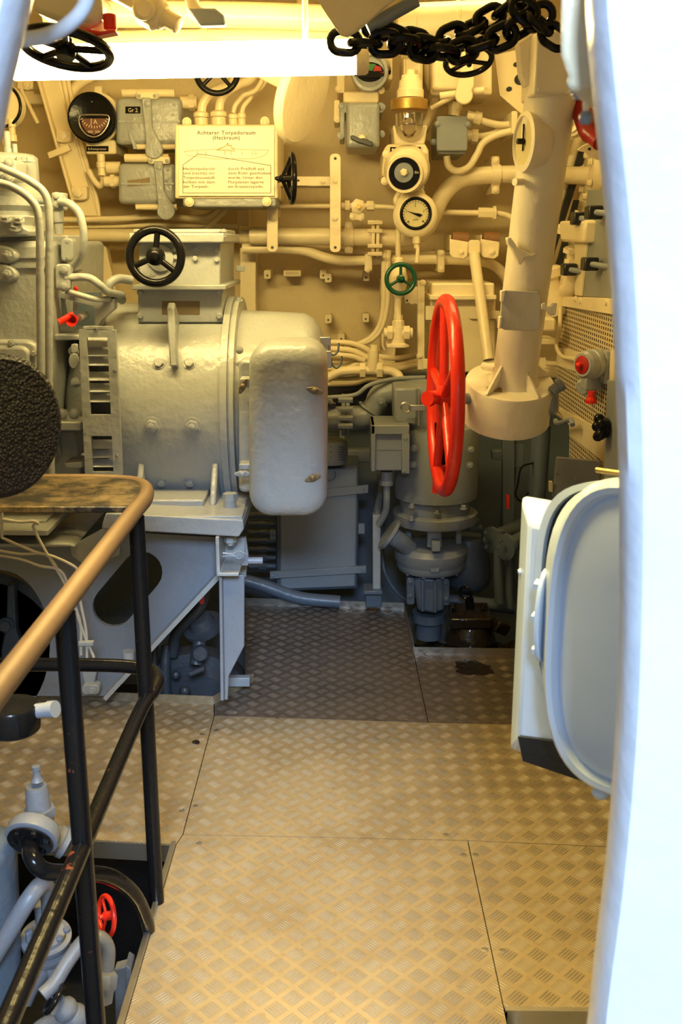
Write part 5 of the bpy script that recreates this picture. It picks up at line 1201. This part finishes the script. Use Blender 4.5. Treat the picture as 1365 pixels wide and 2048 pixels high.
# bilge cover with eye bolt
t = thing('bilge_cover', 'black oily square cover with ring handle standing in the bilge', 'cover', P(940,1262,3.9))
sub(t, 'plate', MB().prism([P(902,1238,3.90), P(984,1238,3.90), P(976,1204,4.06), P(898,1206,4.06)], (0,0,-.045)), OIL, .006)
sub(t, 'pedestal', pl(940,1268,3.98, up, [(52,-10),(46,10),(40,24)], 24), OIL)
for x, y in ((906,1212),(968,1212),(912,1230),(970,1230)): sub(t, 'bolt', MB().hexb(P(x,y,3.97), up, .012, .012), OIL)
sub(t, 'ring_handle', MB().torus(P(932,1186,4.0), (.5,1,0), .024, .006, 24, 8, 1.1), BLACK)
sub(t, 'handle_stem', MB().cyl(P(941,1218,4.0), P(939,1196,4.0), .018), BLACK)
t = thing('sludge', 'oily black and brown sludge mound filling the open bilge', 'sludge', P(930,1300,3.9)) if False else None
g = MB(); nx_, ny_ = 40, 22; vs = []
for j in range(ny_+1):
    for i in range(nx_+1):
        X = .18 + .75*i/nx_; Yy = 3.76 + .46*j/ny_
        z = -.16 + .03*math.sin(X*19+1)*math.cos(Yy*16) + .05*math.exp(-((X-.42)**2+(Yy-3.9)**2)/.006) + .10*math.exp(-((X-.56-.0*Yy)**2/.03+(Yy-4.0)**2/.01)) + .012*math.sin(X*53+Yy*31)
        vs.append(Vector((X, Yy, z)))
g.add(vs, [(j*(nx_+1)+i, j*(nx_+1)+i+1, (j+1)*(nx_+1)+i+1, (j+1)*(nx_+1)+i) for j in range(ny_) for i in range(nx_)])
o = solo('bilge_sludge', 'oily black and brown sludge filling the open bilge beside the deck', 'sludge', g, OIL, smooth=80); o['kind'] = 'stuff'
solo('bilge_plug', 'small tilted oily black block in the bilge near the white hatch', 'plug', MB().box(P(1000,1252,3.95), (.07,.06,.05), Matrix.Rotation(.5,3,'Y') @ Matrix.Rotation(.4,3,'Z')), OIL, .008)

# ================================================================== RED WHEEL, COLUMN
k = S(888,794,3.15)
RWn = Vector((-1,-.035,.0)).normalized()
t = wheel('large_handwheel', 'large bright red spoked handwheel standing nearly edge-on', P(889,793,3.15), RWn, 188*k, 13.5*k, 5, RED, 22*k, .075, .15, spr=9*k, dish=-.0, taper=1.1)
sub(t, 'hub_end', MB().cyl(P(884,795,3.15), P(858,797,3.10), 12*k, 12*k).cyl(P(862,797,3.105), P(855,797,3.09), 15*k), RED)
t = thing('wheel_shaft', 'black shaft with red socket seen through the lower half of the red wheel', 'shaft', P(880,985,3.3))
sub(t, 'shaft', MB().cyl(P(882,935,3.3), P(880,845,3.3), 11*k), BLACKR)
sub(t, 'socket', MB().cyl(P(878,985,3.28), P(880,932,3.28), 14*k).cyl(P(879,940,3.28), P(880,930,3.28), 16*k), RED)
solo('wheel_axle', 'grey round axle running from the red wheel hub to the drum column', 'axle', MB().cyl(P(893,795,3.17), P(985,800,3.3), .018), GREYG)
# column
YK = 3.22
cb = P(1029,760,3.26); ct = P(1104,178,2.97); ax_ = (ct-cb).normalized()
t = thing('column', 'cream tubular column with round drum base, dial and grey hinged plate', 'column', P(1020,870,YK))
sub(t, 'tube', MB().lathe(cb, ax_, [(.082,-.005),(.074,.01),(.069,.05),(.069,.35),(.069,.7),(.070,(ct-cb).length+.02)], 44), IVORY)
dtop = P(1021,762,3.26)
k = S(1022,780,YK)
drum = sub(t, 'drum', MB().lathe(dtop, ax_, [(.136,-.140),(.141,-.136),(.141,-.006),(.138,0),(.05,.001)], 64), IVORY)
ax1 = Vector((1,0,0)); ax1 = (ax1-ax_*ax1.dot(ax_)).normalized(); ax2 = ax_.cross(ax1)
for ang in (-2.25, -.95, .35):
    d = ax1*math.cos(ang)+ax2*math.sin(ang); b0 = dtop
    sub(drum, 'rib', MB().prism([b0+d*.055, b0+d*.137, b0+d*.137+ax_*.004, b0+d*.06+ax_*.075], d.cross(ax_)*.010), IVORY, .002)
dd = MB().prism([P(978,770,YK-.10)]*0+[P(973,775,3.10),P(1004,779,3.10),P(1004,785,3.09),P(973,781,3.09)], (0,.0,-.003))
def onp(px, py, off=.003):
    d = ray(px, py); o = Vector((0,0,CAMZ)); return o + d*((dtop+ax_*off-o).dot(ax_)/d.dot(ax_))
sub(drum, 'nameplate', MB().prism([onp(974,774), onp(975,781), onp(1005,783), onp(1004,776)], ax_*.002), BRASS)
sub(t, 'stub', MB().cyl(P(968,732,3.30), P(993,738,3.24), .012), IVORY)
sub(t, 'side_boss', MB().lathe(P(1104,800,3.26), (1,-.3,.1), [(.05,-.03),(.05,.01),(.035,.02)], 24), GREYL)
# head box
sub(t, 'head_box', MB().poly([(1074,60),(1148,60),(1150,186),(1068,188)], 2.86, .2), IVORY, .006)
sub(t, 'head_gusset', MB().poly([(1036,85),(1076,60),(1070,190),(1062,170),(1052,172),(1042,150)], 2.94, .05), IVORY, .01)
bolts(t, [(1079,179,2.86),(1137,184,2.86)], 4, mat=IVORY)
# dial on the column facing left
cd = P(1053,283,2.98); nd = Vector((-.975,-.21,0)).normalized()
sub(t, 'dial_case', MB().lathe(cd, nd, [(.065,-.05),(.074,-.02),(.080,.0),(.080,.008),(.066,.012),(.064,.004)], 44), IVORY)
df = sub(t, 'dial_face', MB().lathe(cd, nd, [(.064,.0),(.064,.005),(.001,.005)], 40), DIAL)
sub(df, 'dial_needle', MB().box(cd+nd*.009+Vector((0,0,.01)), (.004,.004,.07)).lathe(cd+nd*.006, nd, [(.008,0),(.008,.02)], 12), BLACK)
sub(t, 'side_tap', MB().cyl(P(1046,364,3.0), P(1030,364,2.98), .010), IVORY)
sub(t, 'spike_bracket', MB().poly([(1014,475),(1022,474),(1036,494),(1062,508),(1074,506),(1066,514),(1050,516),(1043,530),(1038,528),(1026,500),(1016,488)], 3.03, .03), IVORY, .003)
sub(t, 'hinged_plate', MB().poly([(1005,582),(1010,580),(1078,584),(1082,590),(1082,656),(1072,662),(1010,660),(1000,655)], 3.07, .012), PLATEG, .002)
sub(t, 'plate_clip', MB().poly([(1003,582),(1012,580),(1008,604),(1003,604)], 3.065, .03).poly([(1000,634),(1006,632),(1002,658),(998,658)], 3.065, .03), IVORY, .002)
sub(t, 'wing_nut', MB().poly([(1083,608),(1092,604),(1094,614),(1103,612),(1106,606),(1116,606),(1112,630),(1102,632),(1094,622),(1084,620)], 3.09, .012), IVORY, .003)
t = thing('column_mount', 'grey-white pale fitting on the right side of the drum base', 'fitting', P(1110,835,3.3))
sub(t, 'body', MB().poly([(1098,770),(1112,765),(1114,800),(1104,830),(1092,832)], 3.25, .05), GREYL, .006)
sub(t, 'tap', MB().cyl(P(1104,784,3.2), P(1122,770,3.2), .018).cyl(P(1118,772,3.2), P(1126,766,3.2), .022), GREYG)
# ================================================================== RIGHT SIDE
XR = .90
def prx(x0, y0, x1, y1): return [PX(x0,y1,XR), PX(x1,y1,XR), PX(x1,y0,XR), PX(x0,y0,XR)]
def xprism(pix, X, d=.012, mb=None): return (mb or MB()).prism([PX(x, y, X) for x, y in pix], (d, 0, 0))
t = thing('machinery_guard', 'cream perforated sheet panels with slotted holes on the right wall', 'panel', PX(1160,1000,XR))
sub(t, 'sheet', xprism([(1118,612),(1240,630),(1240,1010),(1139,1040),(1139,850),(1110,828),(1118,700)], XR, .01), PERF)
sub(t, 'top_rail', xprism([(1120,592),(1240,598),(1240,632),(1120,612)], XR-.02, .03), CREAM, .003)
sub(t, 'middle_band', xprism([(1116,694),(1240,724),(1240,772),(1112,730)], XR-.006, .006), CREAM)
sub(t, 'lower_band', xprism([(1112,812),(1215,866),(1240,880),(1240,950),(1139,870),(1139,850)], XR-.006, .006), CREAM)
sub(t, 'edge_strip', xprism([(1222,700),(1240,700),(1216,1000),(1203,1000)], XR-.012, .006), CREAM)
bolts(t, [PX(1214,605,XR-.02), PX(1152,598,XR-.02), PX(1162,602,XR-.02)], .010, (-1,0,0), mat=CREAM)
t = thing('grey_side_panel', 'plain olive-grey sheet on the right wall behind the black knobs', 'panel', PX(1190,590,.88))
sub(t, 'sheet', xprism([(1176,380),(1250,380),(1250,596),(1158,592)], .90, .01), GREYG)
solo('side_rail', 'cream vertical flange rail left of the olive-grey sheet', 'rail', xprism([(1150,420),(1178,440),(1162,592),(1150,590)], .89, .01), CREAM, .002)
t = thing('alarm_lamp', 'grey round signal lamp with red lens on the perforated panel', 'lamp', PX(1190,760,.86))
c = PX(1186,728,.84); d = Vector((-.75,-.5,0)).normalized()
sub(t, 'housing', MB().lathe(c, d, [(.038,-.07),(.045,-.065),(.045,-.01),(.05,-.01),(.05,.01),(.046,.012),(.046,.04),(.038,.05)], 32), GREY)
ln_ = sub(t, 'lens', MB().lathe(c, d, [(.036,.04),(.03,.052),(.001,.06)], 24), REDP); sub(ln_, 'lens_tip', MB().lathe(c+d*.06, d, [(.010,-.01),(.009,.01),(.003,.016)], 12), RED)
sub(t, 'mount', MB().box(c+Vector((.05,.0,-.01)), (.03,.06,.11)), GREY, .004)
t = thing('alarm_switch', 'grey switch body with red pull knob below the signal lamp', 'switch', PX(1184,800,.86))
c = PX(1184,766,.86)
sub(t, 'body', MB().box(c, (.06,.07,.045)).lathe(PX(1172,772,.86), (-.6,-.6,-.2), [(.03,-.03),(.03,.02),(.022,.026)], 20), GREY, .006)
sub(t, 'pull_knob', MB().lathe(PX(1184,782,.84), (0,0,-1), [(.012,0),(.012,.02),(.02,.03),(.02,.04),(.01,.044)], 16), RED)
solo('cable', 'cream cable running down the perforated panel edge to the signal lamp', 'cable', MB().tube([PX(1122,615,.87),PX(1120,660,.87),PX(1114,690,.87),PX(1124,712,.87),PX(1148,718,.87),PX(1168,724,.85)], .0085, 12, 6), CREAM)
t = thing('black_star_knob', 'glossy black star knob with shaft at the bulkhead edge', 'knob', PX(1210,880,.80))
c = PX(1206,856,.78)
m = MB()
for k_ in range(5):
    a = 2*PI*k_/5; m.ball(c+Vector((-.01,.028*math.cos(a),.028*math.sin(a))), .016, 12)
m.lathe(c, (1,0,0), [(.03,-.015),(.03,.015)], 20)
sub(t, 'knob', m, BLACK); sub(t, 'shaft', MB().cyl(c, c+Vector((.11,-.02,-.01)), .014), BLACK)
t = thing('folded_plate', 'plain grey folding plate with bolts above the white hatch', 'plate', PX(1150,1000,.86))
sub(t, 'plate', MB().prism([P(1112,914,3.55), P(1200,922,3.30), P(1196,1006,3.30), P(1104,994,3.55)], (.01,.012,0)), GREYG, .004)
sub(t, 'arm', MB().cyl(P(1160,950,3.43), P(1175,940,3.8), .012), GREYG)
sub(t, 'hinge', MB().rect(1100,964,1106,984,3.53,.02), CREAM)
sub(t, 'bolt', MB().hexb(P(1118,947,3.53), (-.7,-.7,0), .007, .006).hexb(P(1116,972,3.53), (-.7,-.7,0), .007, .006).hexb(P(1152,958,3.42), (-.7,-.7,0), .005, .005), STEEL)
t = thing('pale_hook', 'pale hooked bracket under the perforated panel edge', 'bracket', PX(1140,850,.86))
sub(t, 'hook', MB().tube([PX(1112,840,.85),PX(1114,846,.85),PX(1126,845,.85),PX(1142,840,.85),PX(1146,850,.85)], .010, 10, 4), GREYL)
solo('grey_post', 'grey riveted steel post beside the bulkhead at right', 'post', xprism([(1215,760),(1240,760),(1228,1560),(1190,1560)], .80, .13), GREYG, .003)
# knobs and fittings behind column
for i, (x, y, lab) in enumerate(((1188,425,'topmost'),(1158,437,'second from top'),(1180,528,'third from top'),(1138,539,'lowest'))):
    t = thing('square_knob', lab+' of the four square black knobs right of the column', 'knob', PX(x,y+8,.87))
    c = PX(x,y,.86)
    sub(t, 'knob', MB().box(c, (.05,.07,.045)), PLAST, .006); sub(t, 'stem', MB().cyl(c+Vector((0,-.03,0)), c+Vector((.06,-.10,-.01)), .010), GREYG)
t = thing('cream_switch', 'cream box-shaped switch with gland right of the column', 'switch', PX(1145,490,.90))
sub(t, 'housing', xprism([(1118,442),(1170,440),(1166,486),(1122,484)], .86, .15), CREAM, .012)
sub(t, 'gland', MB().cyl(PX(1122,458,.88), PX(1112,458,.88), .02), CREAM)
t = thing('cream_valve', 'cream valve cluster with stacked nuts right of the column', 'valve', PX(1145,600,.92))
sub(t, 'upper_stack', MB().cyl(PX(1140,545,.90), PX(1146,494,.90), .018).cyl(PX(1144,505,.90), PX(1145,496,.90), .034, seg=6).cyl(PX(1142,530,.90), PX(1143,518,.90), .026, seg=6), CREAM)
sub(t, 'body', MB().tube([PX(1112,545,.90),PX(1122,560,.90),PX(1128,580,.90),PX(1145,575,.90),PX(1152,555,.90)], .034, 16, 5), CREAM)
sub(t, 'block', xprism([(1108,538),(1130,536),(1126,572),(1106,570)], .87, .06), CREAM, .006)
sub(t, 'arm', MB().tube([PX(1084,560,.90),PX(1096,558,.90),PX(1112,548,.90)], .010, 10, 4), CREAM)
t = thing('cream_coupling', 'stepped cream cylinder joint just right of the grey hinged plate', 'fitting', PX(1105,640,.95))
sub(t, 'body', MB().lathe(P(1104,580,4.2), (-.3,0,1), [(.05,-.10),(.052,-.02),(.045,0),(.045,.04),(.06,.05),(.06,.08),(.03,.09)], 24), CREAM)
sub(t, 'lower', MB().rect(1076,636,1114,664,4.0,.1,8), CREAM, .01)
t = thing('cream_flange', 'cream bolted flange ending the main pipe at the bulkhead edge', 'flange', P(1195,390,4.6))
sub(t, 'flange_ring', MB().lathe(P(1185,352,4.6), (1,0,0), [(.085,-.02),(.10,-.015),(.10,.02),(.085,.025)], 30), CREAM)
for a in range(6): sub(t, 'bolt', MB().hexb(P(1183,352,4.6)+Vector((-.02,.085*math.cos(a*PI/3+.4),.085*math.sin(a*PI/3+.4))), (-1,0,0), .013, .014), CREAM)
solo('gap_shade_strip', 'dark slanting strips standing for the gaps right of the column', 'rail', MB().poly([(1160,300),(1176,300),(1112,500),(1090,590),(1078,590)], 4.74, .03).poly([(1150,400),(1160,400),(1118,560),(1106,560)], 4.74, .03), DARK)  # flat dark strips put where the gaps lie in shade
wp('cream slanting pipe hugging the right hull frame', [(1172,240),(1150,300),(1120,400),(1090,520),(1076,590)], 10, 4.78)
t = thing('pull_ring', 'cream ringed boss between column and red lever', 'fitting', P(1142,262,4.2))
sub(t, 'boss', MB().lathe(P(1142,246,4.2), (-.5,-.8,0), [(.05,-.06),(.05,.0),(.038,.002),(.038,.015),(.02,.016),(.02,.03)], 28), CREAM)
sub(t, 'block', MB().poly([(1128,215),(1150,210),(1162,255),(1150,280),(1118,285)], 4.28, .72), CREAM, .01)
solo('red_lever', 'curved dark red lever arm between column and bulkhead', 'lever', MB().tube([P(1132,188,2.97),P(1160,200,2.98),P(1168,230,2.95),P(1180,262,2.9),P(1202,285,2.85)], [.020,.026,.028,.028,.022], 14, 5), REDP)
def Sp(x, y, Y): return P(x, y, 1.06)
t = thing('coil_spring', 'grey coil spring with end bar at the upper bulkhead edge', 'spring', P(1160,200,1.06))
pts = [P(1150,166,1.06) + Vector((.0075*math.cos(q*.8), .0075*math.sin(q*.8), 0)) + (P(1166,200,1.06)-P(1150,166,1.06))*(q/40) for q in range(41)]
sub(t, 'coil', MB().tube(pts, .0014, 8, 0), GREYL); sub(t, 'bar', MB().cyl(P(1174,150,1.06), P(1173,232,1.06), .003), CREAM)
sub(t, 'end_nut', MB().ball(P(1173,236,1.06), .007, 12), GREYL)
t = thing('eared_plate', 'pale eared plate with hole at the bulkhead edge', 'bracket', P(1190,330,3.2))
sub(t, 'plate', MB().poly([(1156,298),(1168,290),(1182,284),(1230,284),(1230,330),(1180,314),(1172,304),(1160,302)], 3.2, .012), CREAM, .003)
sub(t, 'hole', MB().poly(ell(1180,298,3,3,10), 3.198, .003), DARK)
t = thing('shelf_bracket', 'cream cable shelf with small pipes behind the column', 'shelf', P(1085,770,4.3))
sub(t, 'shelf', MB().poly([(1056,676),(1118,680),(1118,690),(1056,688)], 4.2, .2), CREAM, .003)
for q, (y0, y1) in enumerate(((700,730),(712,745),(726,740),(738,752))): sub(t, 'pipe_stub', pipe([(1052,y0,4.3),(1075,y1-8,4.3),(1120,y1,4.3)], 6), CREAM)
sub(t, 'clip', MB().rect(1082,716,1092,736,4.22,.02), CREAM)

# ================================================================== OVERHEAD
def HW_(c): return min((o for o in bpy.data.objects if o.name.startswith('handwheel')), key=lambda o: (o.location-c).length)
t = thing('fluorescent_lamp', 'bright glowing fluorescent tube lamp hanging across the upper left', 'lamp', P(380,120,2.98))
a = P(20,126,3.0); b = P(722,114,3.0); r = 33*S(380,120,3.0)
sub(t, 'diffuser', MB().lathe(a, b-a, [(r*.85,0),(r,.01),(r,(b-a).length-.02),(r*.9,(b-a).length)], 32), TUBE)
sub(t, 'end_cap', MB().lathe(b, b-a, [(r*.9,-.015),(r*1.02,-.012),(r*1.02,.012),(r*.9,.02),(r*.5,.022)], 28), CREAM)
sub(t, 'bracket', MB().rect(724,90,734,130,3.02,.03), CREAM, .002)
for p_ in (a+Vector((.15,0,0)), b+Vector((-.15,0,0))): sub(t, 'holder', MB().cyl(p_+Vector((0,0,r)), p_+Vector((0,0,.745)), .008), CREAM)
wp('wide cream overhead pipe along the very top of the picture', [(90,30),(300,28),(500,31),(720,40)], 25, 3.6)
wp('second cream overhead pipe just above the lamp', [(60,84),(300,78),(500,76),(760,80)], 17, 3.7)
t = thing('pipe_clip', 'cream clip with two prongs on the overhead pipe above the lamp', 'clip', P(408,90,3.6))
sub(t, 'band', MB().cyl(P(401,77,3.7), P(416,77,3.7), 19*S(408,77,3.7)), CREAM); sub(t, 'prong', MB().rect(399,76,404,92,3.6,.02).rect(414,76,419,92,3.6,.02), CREAM, .001)
# cable-tray strips behind
for i, (x0, x1) in enumerate(((250,300),(500,590),(640,680))):
    solo('ceiling_bracket', ('left','middle','right')[i]+' cream ceiling bracket between the two overhead pipes', 'bracket', MB().rect(x0,48,x1,62,3.9,.05), CREAM, .003)
# dark hand wheel silhouetted before the lamp
c = P(132,97,2.3); k = S(132,97,2.3)
wheel('handwheel', 'dark handwheel silhouetted against the left end of the lamp tube', c, (.10,.25,.95), 86*k, 10*k, 5, BLACK, 20*k, .04, .6, spr=7*k)
sub(bpy.data.objects['handwheel.002'] if 0 else HW_(c), 'stem', MB().cyl(c, P(125, 15, 2.36), .014), CREAM)
t = thing('valve_block', 'cream rounded valve block with red cap above the dark wheel', 'valve', P(150,70,2.3))
sub(t, 'block', MB().poly([(60,-20),(200,-20),(204,30),(196,50),(160,62),(145,55),(62,20)], 2.28, .12), CREAM, .012)
sub(t, 'bolt', MB().hexb(P(172,36,2.28), (0,-1,0), .010, .008), CREAM)
sub(t, 'riser', MB().cyl(P(110, 0, 2.34), Vector((P(110,0,2.34).x, 2.34, 2.785)), .03), CREAM)
sub(t, 'red_cap', MB().cyl(P(219,28,2.3), P(221,60,2.3), 13*k).poly([(140,52),(200,62),(230,58),(232,64),(190,72),(160,66)], 2.27, .04), RED, .003)
t = thing('union_fitting', 'cream slanted pipe union with hex nut hanging above the lamp', 'fitting', P(320,60,2.7))
d0 = P(205,-30,2.75); d1 = P(360,52,2.7); L = (d1-d0).length
sub(t, 'body', MB().lathe(d0, d1-d0, [(.022,0),(.022,L*.45),(.034,L*.5),(.042,L*.55),(.042,L*.72),(.034,L*.76),(.030,L*.8),(.022,L*.82),(.021,L*.98),(.012,L)], 8), CREAM, .003)
sub(t, 'side_boss', MB().lathe(P(290,18,2.68), (0,-1,-.1), [(.026,-.04),(.026,.01),(.018,.016)], 24), CREAM)
t = thing('pipe_nozzle', 'cream downward nozzle with flat end plate hanging at the top centre-left', 'fitting', P(410,52,2.9))
sub(t, 'nozzle', MB().tube([P(388,-30,2.9),P(384,5,2.9),P(392,25,2.9),P(412,34,2.9)], 14*S(400,10,2.9), 14, 5), CREAM)
sub(t, 'end_plate', MB().poly([(376,16),(430,16),(448,30),(452,50),(400,52),(388,34)], 2.88, .03), GREYL, .005)
t = thing('torpedo_funnel', 'pale grey pointed hood jutting down from the top beside the chain', 'hood', P(700,70,2.5))
tip = P(694,73,2.35)
h0 = [P(624,-20,2.35),P(640,10,2.33),P(672,55,2.32),P(682,74,2.33),P(696,77,2.35),P(716,64,2.40),P(770,20,2.45),P(830,-30,2.5)]
h1 = [p+Vector((.02,.35,.10)) for p in h0]
m = MB().loft([h0, [p*.5+q*.5+Vector((0,0,.02)) for p, q in zip(h0,h1)], h1])
sub(t, 'shell', m, IVORY, .008)
sub(t, 'rib', MB().cyl(P(735,55,2.6), P(835,0,2.6), .015), GREYG)
t = thing('overhead_pipe_sleeve', 'thick cream ribbed sleeve at the top behind the chain', 'pipe', P(890,60,3.9))
sub(t, 'sleeve', MB().cyl(P(795,45,3.9), P(1010,35,3.9), 34*S(900,40,3.9), seg=32).cyl(P(826,43,3.9), P(832,43,3.9), 36*S(900,40,3.9), seg=32).cyl(P(912,40,3.9), P(918,40,3.9), 36*S(900,40,3.9), seg=32), CREAM)
solo('post', 'cream flat post dropping from the overhead sleeve to the glass lamp', 'post', MB().rect(806,60,846,110,4.3,.1), CREAM, .004)
# black chain
def link(c, tdir, nrm, L, W, r):
    t_ = tdir.normalized(); w = nrm.cross(t_).normalized(); pts = []
    for k in range(10): a = -PI/2+PI*k/9; pts.append(c + t_*(L/2-W/2+W/2*math.cos(a)) + w*(W/2*math.sin(a)))
    for k in range(10): a = PI/2+PI*k/9; pts.append(c + t_*(-(L/2-W/2)+W/2*math.cos(a)) + w*(W/2*math.sin(a)))
    return MB().tube(pts, r, 10, 0, True)
def chain(name, label, pts, lp, Y):
    t = thing(name, label, 'chain', P(pts[0][0], pts[0][1], Y))
    seg = [P(x, y, Y+(z if True else 0)) for x, y, z in pts]; k = S(pts[0][0], pts[0][1], Y)
    # arc-length walk
    acc = [0]
    for p, q in zip(seg, seg[1:]): acc.append(acc[-1]+(q-p).length)
    step = lp*k*.70; n_ = int(acc[-1]/step)
    def at(s):
        for i in range(len(seg)-1):
            if s <= acc[i+1]: return seg[i].lerp(seg[i+1], (s-acc[i])/(acc[i+1]-acc[i]))
        return seg[-1]
    for i in range(n_+1):
        s = i*step; p = at(s); d = at(min(s+step*.6, acc[-1]-1e-4)) - at(max(s-step*.6, 0))
        base = Vector((0, -1, .0)); nn = base if i % 2 == 0 else d.cross(base)
        nn = (nn + Vector((random.uniform(-.3,.3), random.uniform(-.2,.2), random.uniform(-.3,.3)))*.8).normalized()
        nn = (nn - d.normalized()*nn.dot(d.normalized())).normalized()
        sub(t, 'link', link(p, d, nn, lp*k, lp*k*.68, lp*k*.145), BLACK)
chain('chain', 'heavy black chain, lower strand sagging from the hood to the bulkhead', [(690,84,0),(740,88,0),(800,86,0),(850,98,.02),(905,108,.02),(950,92,.02),(1000,76,.0),(1060,40,0),(1110,20,0)], 58, 2.6)
chain('chain', 'heavy black chain, upper strand crossing over the first', [(755,52,.05),(790,64,.05),(830,84,.05),(880,84,.05),(930,62,.05),(975,40,.05),(1015,14,.05),(1055,-20,.05)], 58, 2.6)
chain('chain', 'short black chain end hanging in front of the column head', [(1050,20,-.02),(1080,46,-.02),(1108,72,-.02),(1140,85,-.02)], 56, 2.6)
c = P(938,122,3.2); k = S(938,122,3.2)
wheel('handwheel', 'black oval-looking handwheel hanging just below the chain', c, (.1,-.42,-.9), 46*k, 6*k, 3, BLACK, 9*k, .03, .4, spr=4.5*k)
sub(HW_(c), 'stem', MB().cyl(c, P(935, 50, 3.86), .012), CREAM)
for o in bpy.data.objects:
    if '_b' in o: del o['_b']
    if '_m' in o: del o['_m']
